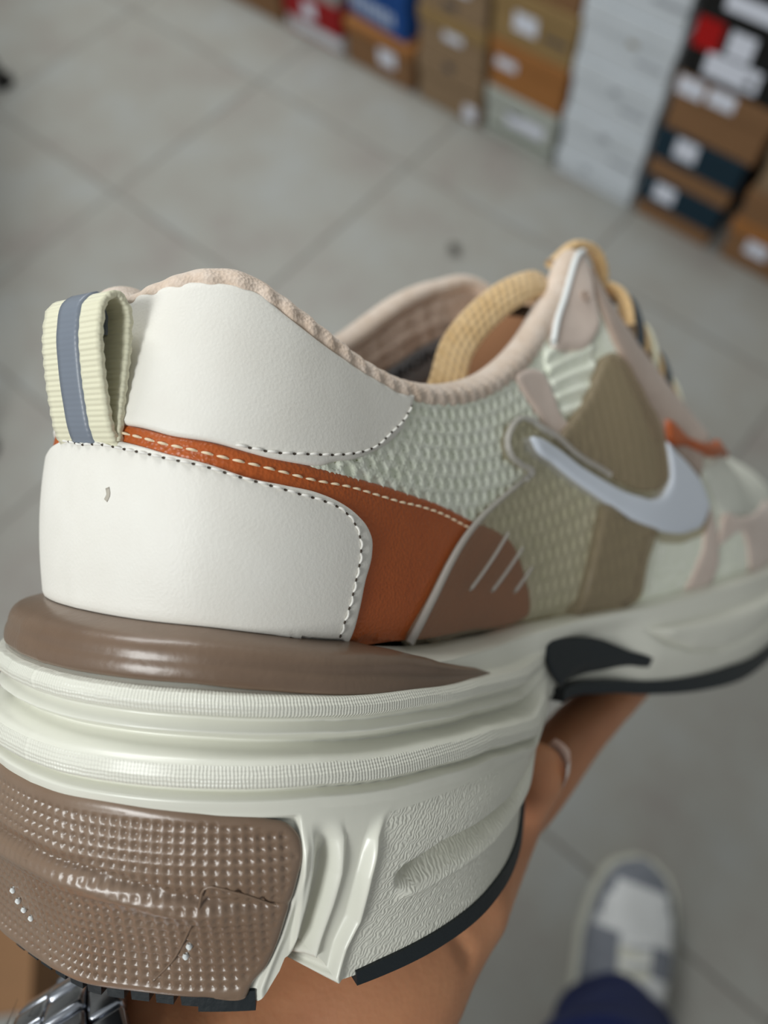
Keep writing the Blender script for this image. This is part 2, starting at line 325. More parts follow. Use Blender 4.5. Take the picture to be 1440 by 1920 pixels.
# ------------------------------------------------------------------ the held shoe: pose
SC=0.85                                     # design units to metres
RM=np.array([[0.61031124,-0.79191854,-0.01962661],[-0.10551717,-0.05671421,-0.99279888],[0.78510274,0.60798727,-0.11817432]])
TM=np.array([-0.05281094,0.0790372,0.14107957])
RS=RCW@RM; LS=np.array([0,0,CAMH])+RCW@(SC*TM)
def shoe_to_world(P): return np.asarray(P,float)*SC@RS.T+LS
shoe=empty('sneaker')
ms=Matrix.Identity(4)
for i in range(3):
    for j in range(3): ms[i][j]=RS[i,j]
    ms[i][3]=LS[i]
shoe.matrix_world=ms
tag(shoe,'large cream and tan running sneaker held up by its sole in a hand','shoe')

# ---- metric helpers on the two master surfaces
def metric(surf,vref,hgt,s0=-NR,s1=NR):
    s=np.linspace(s0,s1,2400); P=surf(s,np.full_like(s,vref)); d=np.r_[0,np.cumsum(np.linalg.norm(np.diff(P,axis=0),axis=1))]
    d-=np.interp(0,s,d)
    return (lambda q:np.interp(q,s,d)),(lambda a:np.interp(a,d,s)),hgt
MU=metric(upper2,.45,.055); MW=metric(wall2,.6,.060)
def normals(surf,s,v,e=2e-3):
    v0=np.clip(v-e,0,1.0); v1=np.clip(v+e,0,1.0)
    a=surf(s+e*3,v)-surf(s-e*3,v); b=surf(s,v1)-surf(s,v0)
    n=np.cross(a,b); n/=np.linalg.norm(n,axis=-1,keepdims=True)+1e-15
    P=surf(s,v); c=np.stack([np.clip(P[...,0],.05,.30),yc(P[...,0]),np.minimum(P[...,2],.06)],-1)
    return n*np.sign(((P-c)*n).sum(-1,keepdims=True)+1e-12)
def inside(pts,poly):
    x,y=pts[:,0][:,None],pts[:,1][:,None]; a=poly; b=np.roll(poly,-1,0)
    c=((a[:,1]>y)!=(b[:,1]>y))&(x<(b[:,0]-a[:,0])*(y-a[:,1])/(b[:,1]-a[:,1]+1e-18)+a[:,0])
    return c.sum(1)%2==1
def segdist(pts,poly,closed=True):
    a=poly; b=np.roll(poly,-1,0)
    if not closed: a=a[:-1]; b=b[:-1]
    out=np.full(len(pts),1e9)
    for i in range(0,len(pts),4000):
        p=pts[i:i+4000,None]; ab=b-a; t=np.clip(((p-a)*ab).sum(-1)/((ab**2).sum(-1)+1e-18),0,1)
        out[i:i+4000]=np.sqrt((((p-a)-t[...,None]*ab)**2).sum(-1)).min(1)
    return out
def panel(name,surf,met,outline,thick,material,step=.0012,lift=0,edge=.0012,disp=None,parent=None,sharp=None,smooth_outline=True,uvpitch=None):
    """a sheet lying on a master surface inside an outline given in surface coordinates"""
    A,Ai,hg=met; o=np.asarray(outline,float)
    o=np.stack([A(o[:,0]),o[:,1]*hg],1)
    bs=min(step,max(edge*.6,.0004))
    if smooth_outline: o=smoothpath(o,closed=True,step=bs)
    else:
        q=[]
        for i in range(len(o)):
            a,b=o[i],o[(i+1)%len(o)]; k=max(1,int(np.linalg.norm(b-a)/bs)); q+=[a+(b-a)*j/k for j in range(k)]
        o=np.array(q)
    lo,hi=o.min(0),o.max(0); gx=np.arange(lo[0],hi[0],step); gy=np.arange(lo[1],hi[1],step*.866)
    X,Y=np.meshgrid(gx,gy); X=X+(np.arange(len(gy))%2*.5*step)[:,None]
    pts=np.stack([X.ravel(),Y.ravel()],1); pts=pts[inside(pts,o)]; pts=pts[segdist(pts,o)>edge+.45*step]
    tg=np.roll(o,-1,0)-np.roll(o,1,0); nn=np.stack([-tg[:,1],tg[:,0]],1)/(np.linalg.norm(tg,axis=1,keepdims=True)+1e-15)
    area=.5*(o[:,0]*np.roll(o[:,1],-1)-np.roll(o[:,0],-1)*o[:,1]).sum(); nn*=np.sign(area)
    rings=[]
    for q in (.10,.40,1.0):
        r_=o+nn*edge*q; r_=r_[inside(r_,o)]; r_=r_[segdist(r_,o)>edge*q*.93]; rings.append(r_)
    allp=np.vstack([o]+rings+[pts]); n=len(o)
    vv,ee,ff,_,_,_=delaunay_2d_cdt([Vector(p) for p in allp],[(i,(i+1)%n) for i in range(n)],[],1,1e-9)
    q=np.array([(v.x,v.y) for v in vv]); f=np.array([list(t) for t in ff if len(t)==3])
    cen=q[f].mean(1); f=f[inside(cen,o)]
    s=Ai(q[:,0]); v=np.clip(q[:,1]/hg,-.2,1.02)
    P=surf(s,v); Nn=normals(surf,s,v); d=segdist(q,o)
    prof=np.sqrt(np.clip(1-(1-np.clip(d/edge,0,1))**2,0,1))
    h=lift+thick*prof-(lift+.0003)*(d<1e-7)
    if disp is not None: h=h+disp(q[:,0],q[:,1],s,v,d)
    V=(P+Nn*h[:,None])*SC
    f=orient(V,f,Nn); m=mesh(name,V,f)
    k=.314159/(uvpitch or .001); flatuv(m,q*k)
    return obj(name,m,material,parent or shoe)
def curve_on(surf,met,L,step,lift):
    A,Ai,hg=met; o=np.asarray(L,float); o=np.stack([A(o[:,0]),o[:,1]*hg],1); o=smoothpath(o,step=step)
    s=Ai(o[:,0]); v=np.clip(o[:,1]/hg,0,1); N=normals(surf,s,v); return surf(s,v)+N*lift,N
def stitches(name,surf,met,L,material,lift,pitch=.0026,length=.0021,rad=.00025,parent=None,holes=True):
    P,N=curve_on(surf,met,L,.0002,lift); d=np.r_[0,np.cumsum(np.linalg.norm(np.diff(P,axis=0),axis=1))]
    parts=[];hp=[]
    at=lambda q:np.stack([np.interp(q,d,P[:,k]) for k in range(3)],-1); an=lambda q:np.stack([np.interp(q,d,N[:,k]) for k in range(3)],-1)
    for c in np.arange(pitch*.6,d[-1]-pitch*.4,pitch):
        t=np.linspace(-.5,.5,7); q=c+t*length; pth=at(q)+an(q)*((.0005*(1-(2*t)**2)-.00015)[:,None])
        r=rad*np.sqrt(np.clip(1-(1.85*t)**2,.12,1)); parts.append(tube(pth*SC,r*SC,6,flat=an(q)))
        if holes:
            q2=c+pitch*.5+np.array([-.5,0,.5])*.0006; hp.append(tube((at(q2)+an(q2)*.00002)*SC,np.array([.00014,.00024,.00014])*SC,6,flat=an(q2)))
    V,Fc=joinparts(parts); o=obj(name,mesh(name,V,Fc),material,parent or shoe); o['kind']='stuff'
    if holes:
        V,Fc=joinparts(hp); h=obj('needle_hole',mesh('needle_hole',V,Fc),M['hole'],parent or shoe); h['kind']='stuff'
    return o
def mirror(L): return [(-s,v) for s,v in reversed(L)]

# ---- midsole: one continuous wall with moulded rings, scoops and ridges
bt=np.array([(0,.0),(5.5,.0),(6.05,.018),(6.5,.041),(6.94,.074),(7.36,.112),(7.74,.166)])
bb=np.array([(0,.126),(2.9,.121),(4.0,.128),(4.6,.138),(5.6,.154),(6.4,.168),(7.0,.166),(7.74,.170)])
gs=np.array([(0,1),(4.5,1),(5.5,1.04),(6.3,1.06),(7.2,1.12),(7.9,1.26),(8.3,1.42),(9,1.5),(22,1.5)])
prof=1.0*np.array([(0,-.0009),(.118,-.0009),(.128,-.0003),(.140,.0009),(.165,.0013),(.188,.0010),(.198,.0002),(.207,-.0009),(.222,-.0004),(.240,.0002),(.255,-.0008),(.268,-.0022),(.285,-.0012),(.305,.0006),(.318,.0011),(.350,.0013),(.376,.0011),(.384,.0002),(.392,-.0011),(.402,-.0002),(.415,.0005),(.430,.0003),(.447,.0),(1.2,0)])
def interp2(tab,x): return np.interp(x,tab[:,0],tab[:,1])
fr=np.array(WS['frame_ridge']); rd=np.array(WS['ridge']); sc_=np.array([(.484,4.70),(.538,4.754),(.646,4.70),(.748,4.587),(.87,4.42),(.95,4.33),(1.05,4.3)])
nt_=np.array([(0,1),(3.45,1),(3.62,1.03),(3.74,1.0),(3.90,.949),(3.976,.912),(4.143,.890),(4.345,.905),(4.473,.945),(4.60,.995),(4.72,1.0),(23,1)])
st_=np.array(WS['slot_top']+[(8.2,.62),(8.8,.6)]); sb_=np.array(WS['slot_bot']+[(8.2,.70),(8.8,.66)])
INS=[(s,v) for s,v in WS['insert_top'] if s>.3]+[(3.50,1.0),(3.0,1.0),(2.3,1.0),(1.4,1.0),(.5,1.0)]
INS=INS+mirror(INS)
def sole_disp(s,w):
    a=np.abs(s); rho=w/interp2(gs,a); fade=1-sstep(8.2,9.4,a)
    d=1.45*interp2(prof,rho)*fade
    wl=np.clip(w,.48,1.05); sl=np.interp(wl,fr[:,1],fr[:,0]); sr=np.interp(wl,rd[:,1],rd[:,0]); sm=np.interp(wl,sc_[:,0],sc_[:,1])
    ramp=sstep(.47,.62,w)
    s0=sl+np.interp(w,[.5,1.0],[.07,.22]); t=np.clip((a-s0)/(sm-s0+1e-9),0,1); inn=((a>s0)&(a<sm))
    d=d+np.where(inn,-.0019*ramp*(1-np.cos(2*np.pi*t**.80)),0)
    t2=np.clip((a-sm)/(sr-sm),0,1); flat=((a>=sm)&(a<sr)); d=d-np.where(flat,.0012*ramp*sstep(0,.15,t2)*(1-sstep(.72,1,t2)),0)
    d=d+.0014*ramp*np.exp(-((a-sr-.03)/.055)**2)+.0008*ramp*np.exp(-((a-sl)/.05)**2)
    # slot on the flank
    wt=interp2(st_,a); wb=interp2(sb_,a); sw=np.clip((w-wt)/(wb-wt+1e-9),0,1); ends=sstep(5.36,5.62,a)*(1-sstep(8.0,8.7,a))
    d=d-.0040*np.where((w>wt)&(w<wb),np.sin(np.pi*sw)**1.2,0)*ends
    d=d+.0010*np.exp(-((w-wb-.022)/.018)**2)*ends
    # seat of the insert
    seat=(1-sstep(4.18,4.26,a+.55*np.clip(w-.62,0,1)))*sstep(.455,.475,w)
    d=d-.0012*seat
    # forefoot: leaf shaped raised field and groove
    lt=np.interp(a,[11.8,12.97,14.9,16.04,19,22],[.272,.265,.251,.23,.22,.25]); lg=np.interp(a,[11.8,12.26,12.94,13.85,14.88,16,19,22],[.284,.433,.565,.622,.587,.528,.45,.4])
    fo=sstep(11.6,12.3,a)
    u=np.clip((w-lt)/(lg-lt+1e-6),0,1); d=d+fo*np.where((w>lt)&(w<lg),.0030*np.sin(np.pi*u**.6)**.8*sstep(0,.1,u),0)-fo*.0012*np.exp(-((w-lg-.02)/.03)**2)
    d=d-.0018*sstep(8.8,9.4,a)*(1-sstep(11.0,12.2,a))*sstep(.1,.3,w)
    return d
sd=np.unique(np.round(np.concatenate([np.arange(-NR,-8.5,.08),np.arange(-8.5,-5,.03),np.arange(-5,9.2,.0125),np.arange(9.2,NR,.04),[NR]]),5))
wd=np.concatenate([np.linspace(0,.46,120),np.linspace(.463,1,110)])
S,Wd=np.meshgrid(sd,wd,indexing='ij'); Wa=Wd*np.interp(np.abs(S),nt_[:,0],nt_[:,1])**np.where(Wd>.5,((Wd-.5)/.5)**1.0,0)
Wc=Wa
def wallP(s,w):
    """the wall, also a little beyond its lower edge"""
    P=wall2(s,np.clip(w,0,1)); P=P.copy(); P[...,2]-=np.clip(w-1,0,1)*.05; return P
P0=wallP(S,Wc); N0=normals(wall2,S,np.clip(Wc,0,.998)); V0=P0+N0*sole_disp(S,Wc)[...,None]
n,k=S.shape; F0=gridfaces(n,k); F0=orient(V0.reshape(-1,3),F0,N0.reshape(-1,3))
ar=MW[0](S)
rib=np.where(((Wc/interp2(gs,np.abs(S))>.135)&(Wc/interp2(gs,np.abs(S))<.195))|((Wc/interp2(gs,np.abs(S))>.318)&(Wc/interp2(gs,np.abs(S))<.378)),1.,0)*(np.abs(S)<9)
rdl=np.interp(np.clip(Wc,.48,1.05),rd[:,1],rd[:,0]); con=np.where((np.abs(S)>rdl+.12)&(Wc>.50)&(np.abs(S)<9),1.,0)
ftop=np.interp(np.abs(S),[5.2,5.9,7.1,8],[.49,.478,.497,.52]); con=con*(Wc>ftop+.012)
# underside: from the lower edge of the right wall to the lower edge of the left wall
ri=np.where(sd>=0)[0]; edgeR=V0[ri,-1]; sR=sd[ri]
eL=np.stack([np.interp(-sR,sd,V0[:,-1,c]) for c in range(3)],1)
tt=np.concatenate([[0],np.linspace(.03,.97,14),[1]]); cap=edgeR[:,None]*(1-tt[None,:,None])+eL[:,None]*tt[None,:,None]
zb=crom(SO,sR)[:,2]; kk=sstep(0,.22,np.minimum(tt,1-tt))
cap[:,:,2]=cap[:,:,2]*(1-kk)+(zb[:,None]+.0008)*kk
Fc=gridfaces(len(sR),len(tt),base=n*k)
Vm=np.vstack([V0.reshape(-1,3),cap.reshape(-1,3)]); Fc=orient(Vm,Fc,np.tile([0,0,-1.],(len(Vm),1)))
mm=mesh('midsole',Vm*SC,np.vstack([F0,Fc])); z=np.zeros(cap.shape[0]*cap.shape[1])
flatuv(mm,np.stack([np.r_[ar.ravel(),z]*.314159/.00075,np.r_[(Wc*.06).ravel(),z]*.314159/.00075],1))
fattr(mm,'ribbed',np.r_[rib.ravel(),z]); fattr(mm,'contour',np.r_[con.ravel(),z])
mid=obj('midsole',mm,M['midsole'],shoe); mid['label']='pearl white moulded midsole with stacked rings'

# ---- taupe band round the top of the heel
sb=np.linspace(-7.74,7.74,520); tb=np.linspace(0,1,26); S,Tb=np.meshgrid(sb,tb,indexing='ij'); a=np.abs(S)
w0=interp2(bt,a); w1=interp2(bb,a); Wb=w0+(w1-w0)*Tb; wid=np.clip((w1-w0)/.12,.0,1)
h=-.0004+.0013*wid*np.sqrt(np.clip(1-(2*Tb-1)**6,0,1))+.0004*wid*np.exp(-((Tb-.28)/.12)**2)-.0003*wid*np.exp(-((Tb-.5)/.12)**2)
Nb=normals(wall2,S,np.clip(Wb,.004,1)); Vb=wall2(S,Wb)+Nb*h[...,None]
Fb=orient(Vb.reshape(-1,3),gridfaces(*S.shape),Nb.reshape(-1,3))
o=obj('heel_band',mesh('heel_band',Vb.reshape(-1,3)*SC,Fb),M['brown'],shoe); o['label']='glossy taupe band around the top of the heel'

# ---- dimpled insert
gw=np.array([(0,.61),(1.2,.62),(2.2,.648),(3.2,.687),(4.3,.72)])
def insert_disp(a,b,s,v,d):
    pa=.00182; pb=.00170; row=np.round(b/pb); x=a-(row%2)*0*pa/2; dx=(x/pa-np.round(x/pa))*pa; dy=b-row*pb
    r=np.sqrt(dx*dx+dy*dy); g=interp2(gw,np.abs(s)); e=(v-g)
    shiny=np.exp(-((e-.050)/.020)**2)*(1-sstep(2.3,3.2,np.abs(s)))
    pit=-.00058*np.clip(1-(r/.00066)**2,0,1)*(v>.475)*(d>.0016)*(1-.9*shiny)*(v<.985)
    return pit-.0010*np.exp(-(e/.014)**2)*(1-.7*sstep(3.4,4.1,np.abs(s)))+.0009*np.exp(-((e-.050)/.028)**2)*(1-sstep(3,4,np.abs(s)))
ins=panel('heel_insert',wallP,MW,INS,.0009,M['insert'],step=.00046,lift=-.0004,edge=.0012,disp=insert_disp); ins['label']='taupe heel insert covered with small round dimples'
V=[]
P,N=curve_on(wall2,MW,[(3.9,.70),(3.5,.655),(3.12,.640),(3.03,.70),(2.913,.759),(2.78,.82),(2.649,.872),(2.312,.955)],.0008,.0006)
V_,F_=tube(P*SC,np.full(len(P),.00020)*SC,6); obj('mould_line',mesh('mould_line',V_,F_),M['insert'],ins)
V_,F_=[],[]
for (ss,ww) in [(-.9,.80),(-.8,.83),(-.65,.85),(-.45,.865),(2.86,.83),(2.80,.865)]:
    p=wall2(np.array([ss]),np.array([ww]))+normals(wall2,np.array([ss]),np.array([ww]))*.0006
    V_.append(p[0])
parts=[tube(np.array([p+np.array([0,0,-.0005]),p,p+np.array([0,0,.0005])])*SC,np.array([.0003,.0006,.0003])*SC,8) for p in V_]
V_,F_=joinparts(parts); q=obj('paint_speck',mesh('paint_speck',V_,F_),M['white_edge'],ins); q['kind']='stuff'

# ---- rubber under the sole
def strip(name,s0,s1,wtop,drop,inset,out=.0006,teeth=0,step=.05,mt='rubber'):
    s=np.arange(s0,s1+1e-6,step*np.sign(s1-s0)); 
    e=wallP(s,np.full_like(s,1.)); N=normals(wall2,s,np.full_like(s,.95)); N[:,2]=0; N/=np.linalg.norm(N,axis=1,keepdims=True)
    wt=np.full_like(s,wtop) if np.isscalar(wtop) else np.interp(np.abs(s),wtop[0],wtop[1])
    top=wallP(s,wt)+N*out; dr=np.full_like(s,drop)
    if teeth:
        L=np.r_[0,np.cumsum(np.linalg.norm(np.diff(e,axis=0),axis=1))]; ph=(L/teeth)%1; dr=drop*(.45+.55*(ph<.72))
    low=e+N*out*1.0; low[:,2]-=dr; lowi=e-N*inset; lowi[:,2]-=dr; topi=e-N*inset; topi[:,2]+=.002
    V=np.stack([top,low,lowi,topi],1); n=len(s); Fs=[tuple(f) for f in orient(V.reshape(-1,3),gridfaces(n,4,wrap_j=True),np.repeat(N,4,0))]
    Fs+=[(3,2,1,0),tuple((n-1)*4+i for i in range(4))]
    m=mesh(name,V.reshape(-1,3)*SC,Fs,smooth=False); return obj(name,m,M[mt],shoe)
strip('heel_lug',4.86,8.6,([4.8,5.2,5.7,6.8,7.9,8.6],[.988,.980,.976,.970,.966,.960]),.0016,.020)
strip('heel_lug',-4.86,-8.6,.975,.0030,.020)
strip('heel_tread',-3.3,2.9,.992,.0034,.018,out=-.0022,teeth=.0046,step=.012)
strip('heel_tread',2.9,3.62,.992,.0030,.015,out=-.0006)
for sg in (1,-1):
    strip('forefoot_outsole',sg*10.0,sg*21.9,([9.2,10.3,11.3,12.4,13.2,14,14.6,16,19,22],[.90,.93,.93,.92,.90,.88,.86,.88,.90,.9]),.0020,.030,out=.0010)
# ---- black shank window under the arch
SHK=[(9.15,.24)]+WS['shank'][1:8]+[(10.6,.80),(10.1,.84),(9.7,.74),(9.40,.52),(9.22,.36)]
sh=panel('shank_plate',wall2,MW,SHK,.0012,M['rubber'],step=.0014,lift=-.0014,edge=.001); sh['label']='black plate under the arch'
panel('shank_plate',wall2,MW,mirror(SHK),.0012,M['rubber'],step=.0014,lift=-.0014,edge=.001)

# ------------------------------------------------------------------ upper
su=np.concatenate([np.arange(-NR,NR,.06),[NR]]); vu=np.linspace(0,1,70); S,Vv=np.meshgrid(su,vu,indexing='ij')
Pu=upper2(S,Vv); Nu=normals(upper2,S,Vv)
Fu=orient(Pu.reshape(-1,3),gridfaces(*S.shape),Nu.reshape(-1,3))
sh_=obj('upper_shell',mesh('upper_shell',Pu.reshape(-1,3)*SC,Fu),M['mesh'],shoe); sh_['label']='pale mesh upper'
# inner lining
sl=np.arange(-13.3,12.21,.08); vl=np.linspace(0,1,60); S,Vv=np.meshgrid(sl,vl,indexing='ij')
def inner(S,Vv,t=0):
    """padded lining: swells inwards below the rim"""
    P=upper2(S,Vv); N=normals(upper2,S,np.clip(Vv,0,.985)); N=N*np.array([1,1,.2])
    return P-N*(np.interp(Vv,[0,.55,.72,.86,.95,1.0],[.0060,.0105,.0115,.0098,.0070,.0048])+t)[...,None]
Pi=inner(S,Vv); 
# small diamond relief of the lining
A_=MU[0](S); B_=Vv*.055; rel=np.sin(A_/.0034*2*np.pi+B_/.0030*np.pi)*np.sin(A_/.0034*2*np.pi-B_/.0030*np.pi)
Ni=-normals(upper2,S,np.clip(Vv,0,.985)); Pi=Pi+Ni*(.0006*rel)[...,None]
Fi=orient(Pi.reshape(-1,3),gridfaces(*S.shape),Ni.reshape(-1,3))
o=obj('lining',mesh('lining',Pi.reshape(-1,3)*SC,Fi),M['lining'],shoe); o['label']='beige diamond mesh lining'
# insole
sI=np.arange(0,20.5,.25); R_=inner(sI,np.full_like(sI,.06)); L_=inner(-sI,np.full_like(sI,.06)); t=np.linspace(0,1,12)
Pn=R_[:,None]*(1-t[None,:,None])+L_[:,None]*t[None,:,None]
obj('insole',mesh('insole',Pn.reshape(-1,3)*SC,orient(Pn.reshape(-1,3),gridfaces(len(sI),12),np.tile([0,0,1.],(Pn.size//3,1)))),M['insole'],shoe)
# padded collar roll round the opening
sr=np.arange(-13.2,12.01,.045); rimP=upper2(sr,np.full_like(sr,1.0)); nr=normals(upper2,sr,np.full_like(sr,.93)); nr[:,2]*=.15; nr/=np.linalg.norm(nr,axis=1,keepdims=True)
a_=np.where(sr<-7,np.minimum(-sr,9.),np.abs(sr)); th=np.interp(a_,[0,2,6,9,11,12],[.0048,.0050,.0050,.0046,.0040,.0030]); hh=np.interp(a_,[0,1,2,6,9,10.5,12],[.0016,.0021,.0025,.0026,.0028,.0034,.0024])
cen=rimP-nr*(th*.62)[:,None]-np.array([0,0,1])*(hh*.35)[:,None]
seg=28; ang=np.linspace(0,2*np.pi,seg,endpoint=False); arc=np.r_[0,np.cumsum(np.linalg.norm(np.diff(cen,axis=0),axis=1))]
tg=np.gradient(cen,axis=0); tg/=np.linalg.norm(tg,axis=1,keepdims=True); upv=np.cross(nr,tg); upv*=np.sign(upv[:,2:3]+1e-9)
tw=1+.07*np.sin(arc[:,None]/.0042*2*np.pi+ang[None,:]*2)*np.exp(-((np.mod(ang[None,:]+.9,2*np.pi)-.9)/.9)**2)
V=cen[:,None]+nr[:,None]*(np.cos(ang)*th[:,None]*tw)[...,None]+upv[:,None]*(np.sin(ang)*hh[:,None]*1.25*tw)[...,None]
outv=(V-cen[:,None]).reshape(-1,3); Fr=orient(V.reshape(-1,3),gridfaces(len(sr),seg,wrap_j=True),outv)
o=obj('collar_roll',mesh('collar_roll',V.reshape(-1,3)*SC,Fr),M['knit'],shoe); o['label']='beige padded knit roll around the opening'

# ---- open mesh with real holes on the visible flank
def mesh_disp(a,b,s,v,d):
    pa=.0038; pb=.0033; row=np.floor(b/pb+.5); x=a-(row%2)*.5*pa; dx=(x/pa-np.round(x/pa))*pa; dy=b-row*pb
    r=np.sqrt((dx/1.15)**2+dy**2); return -.0012*np.clip(1.15-(r/.00112)**2,0,1)+.00022*np.sin(a/pa*2*np.pi*3)*np.sin(b/pb*2*np.pi*2)
MWIN=[(4.2,.47),(5.4,.48),(6.6,.50),(7.6,.44),(8.6,.34),(9.0,.20),(9.3,.0),(10.0,.02),(11.0,.03),(11.9,.03),(12.1,.16),(11.6,.3),(11.0,.5),(10.6,.7),(10.2,.86),(9.8,.95),(9.0,.965),(8.0,.97),(7.0,.97),(6.4,.8),(5.6,.62),(4.8,.53)]
mw_=panel('mesh_panel',upper2,MU,MWIN,.0006,M['mesh'],step=.00050,lift=.0001,edge=.0012,disp=mesh_disp); mw_['label']='pale green open mesh with rows of holes'
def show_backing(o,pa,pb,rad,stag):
    """faces at the bottom of the holes show the backing cloth, toned dark to carry the shade of the holes"""
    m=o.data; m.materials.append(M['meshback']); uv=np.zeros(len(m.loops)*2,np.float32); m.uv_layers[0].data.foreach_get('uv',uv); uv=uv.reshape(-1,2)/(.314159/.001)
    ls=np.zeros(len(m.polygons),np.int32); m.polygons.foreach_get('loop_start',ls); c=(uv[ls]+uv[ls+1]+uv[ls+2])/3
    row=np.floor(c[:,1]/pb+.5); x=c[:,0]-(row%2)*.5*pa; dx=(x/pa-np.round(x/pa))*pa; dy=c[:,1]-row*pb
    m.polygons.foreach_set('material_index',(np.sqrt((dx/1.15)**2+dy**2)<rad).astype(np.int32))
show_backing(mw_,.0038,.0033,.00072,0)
def fine_disp(a,b,s,v,d):
    pa=.0024; pb=.0022; row=np.floor(b/pb+.5); x=a-(row%2)*.5*pa; dx=(x/pa-np.round(x/pa))*pa; dy=b-row*pb
    return -.0006*np.clip(1.1-(dx*dx+dy*dy)/.0007**2,0,1)
panel('mesh_panel',upper2,MU,[(11.9,.02),(13.5,.0),(15.6,.0),(17.2,.05),(17.4,.2),(15.5,.22),(14,.2),(12.6,.17),(11.95,.16)],.0006,M['mesh'],step=.00075,lift=.0001,edge=.001,disp=fine_disp)
panel('vamp_mesh',upper2,MU,[(13.9,.36),(14.2,.26),(15.4,.25),(17.4,.29),(19.5,.34),(20.5,.6),(19.5,.95),(17.5,.98),(16.4,.90),(15.6,.68),(14.6,.47)],.0010,M['vamp'],step=.0016,edge=.002)
# ---- leather panels
hb=[(s,v) for s,v in US['heel_top'] if s>.2]
HEEL=[(.0,.492)]+hb+[(4.0,.0),(2.5,.0),(1.2,.0)]; HEEL=HEEL+[(0,0)]+mirror(HEEL[1:])
tanp=[(s,v) for s,v in US['tan_top']]; tanb=[(s,max(v,0)) for s,v in US['tan_bot']]
TAN=[(0,.552)]+tanp+tanb+[(4.6,.30),(3.5,.34),(2.4,.35),(1.2,.40)]; TANL=mirror([(1.6,.488)]+TAN[3:-1]+[(1.6,.40)]); TAN=[(-.35,.545)]+TAN[1:]+[(-.35,.44)]
panel('tan_panel',upper2,MU,TANL,.0007,M['tan'],step=.0014,lift=.0002,edge=.0008)
tp=panel('tan_panel',upper2,MU,TAN,.0007,M['tan'],step=.0011,lift=.0002,edge=.0008); tp['label']='glossy tan leather panel under the white pieces'
CL=[(.02,.53)]+US['collar_left'][1:2]+[(.02,.985)]+[(s,min(v,.985)) for s,v in US['collar_top'][1:]]+US['collar_right']+[(3.2,.455),(2.4,.458),(1.3,.50)]
cp=panel('collar_panel',upper2,MU,CL,.0010,M['leather'],step=.0010,lift=.0004,edge=.0009); cp['label']='smooth white leather collar panel'
panel('collar_panel',upper2,MU,mirror(CL),.0010,M['leather'],step=.0014,lift=.0004,edge=.0009)
hp_=panel('heel_counter',upper2,MU,HEEL,.0011,M['leather'],step=.0011,lift=.0008,edge=.0009,smooth_outline=True); hp_['label']='smooth white leather heel counter'
stitches('stitching',upper2,MU,[(-.9,.455)]+US['heel_stitch'][1:],M['thread'],.0019,parent=hp_)
stitches('stitching',upper2,MU,US['tan_stitch'],M['threadtan'],.0009,parent=tp,holes=False)
stitches('stitching',upper2,MU,US['collar_stitch'],M['thread'],.0014,parent=cp)
# scuff mark on the heel leather
p,N=curve_on(upper2,MU,[(1.0,.285),(1.06,.30),(1.02,.32)],.0003,.00192)
V_,F_=tube(p*SC,np.stack([np.full(len(p),.00045),np.full(len(p),.00004)],1)*SC,8,flat=N); obj('scuff_mark',mesh('scuff_mark',V_,F_),mat('scuff',srgb(176,170,158),.7,.2),hp_)

# ---- webbing pull tab
tpz=np.array([(.0058,.0890),(.0040,.0925),(.0030,.0985),(.0026,.1045),(.0028,.1105),(.0042,.1148),(.0062,.1158),(.0080,.1140),(.0080,.1090),(.0068,.1020),(.0056,.0960),(.0050,.0915)])
tpz=smoothpath(tpz,n=90); hw=.0086; yo=-.0007
def ribbon(path,y0,y1,th,ny=14,shrink=None):
    P=np.stack([path[:,0],0*path[:,0],path[:,1]],1); t=np.gradient(P,axis=0); t/=np.linalg.norm(t,axis=1,keepdims=True); N=np.cross(t,[0,1,0]); 
    ys=np.linspace(y0,y1,ny); out=[]
    prof=[(y,th/2) for y in ys]+[(y,-th/2) for y in ys[::-1]]
    V=np.stack([P+N*h+np.array([0,y,0]) for y,h in prof],1); return V,N
V,N=ribbon(tpz,-hw+yo,hw+yo,.0011)
L_=np.r_[0,np.cumsum(np.linalg.norm(np.diff(tpz,axis=0),axis=1))]; ph=L_/.00085*2*np.pi
V[:,:14]+=(N*(.00006*np.sin(ph))[:,None])[:,None]; V[:,14:]-=(N*(.00006*np.sin(ph))[:,None])[:,None]
V[:,[0,27],1]-=(.00012*np.sin(ph))[:,None]; V[:,[13,14],1]+=(.00012*np.sin(ph))[:,None]
cv=V.mean(1,keepdims=True); Fr=orient(V.reshape(-1,3),gridfaces(len(tpz),28,wrap_j=True),(V-cv).reshape(-1,3)); m=mesh('pull_tab',V.reshape(-1,3)*SC,Fr)
tab=obj('pull_tab',m,M['tab'],shoe); tab['label']='cream ribbed webbing pull loop with a grey stripe'
uvv=np.stack([V[...,1]/.001*.314,np.repeat(L_[:,None],28,1)/.0009*.314],-1).reshape(-1,2); flatuv(m,uvv)
V,N=ribbon(tpz[3:60],-.0030+yo,.0032+yo,.0019,ny=6); V[:,:,:]+=0
cv=V.mean(1,keepdims=True); Fr=orient(V.reshape(-1,3),gridfaces(len(V),12,wrap_j=True),(V-cv).reshape(-1,3)); m=mesh('stripe',V.reshape(-1,3)*SC,Fr)
st=obj('stripe',m,M['tabstripe'],tab); st['label']='grey reflective stripe'
flatuv(m,np.stack([V[...,1]/.001*.314,np.repeat(np.arange(len(V))[:,None]*.0006,12,1)/.0009*.314],-1).reshape(-1,2))

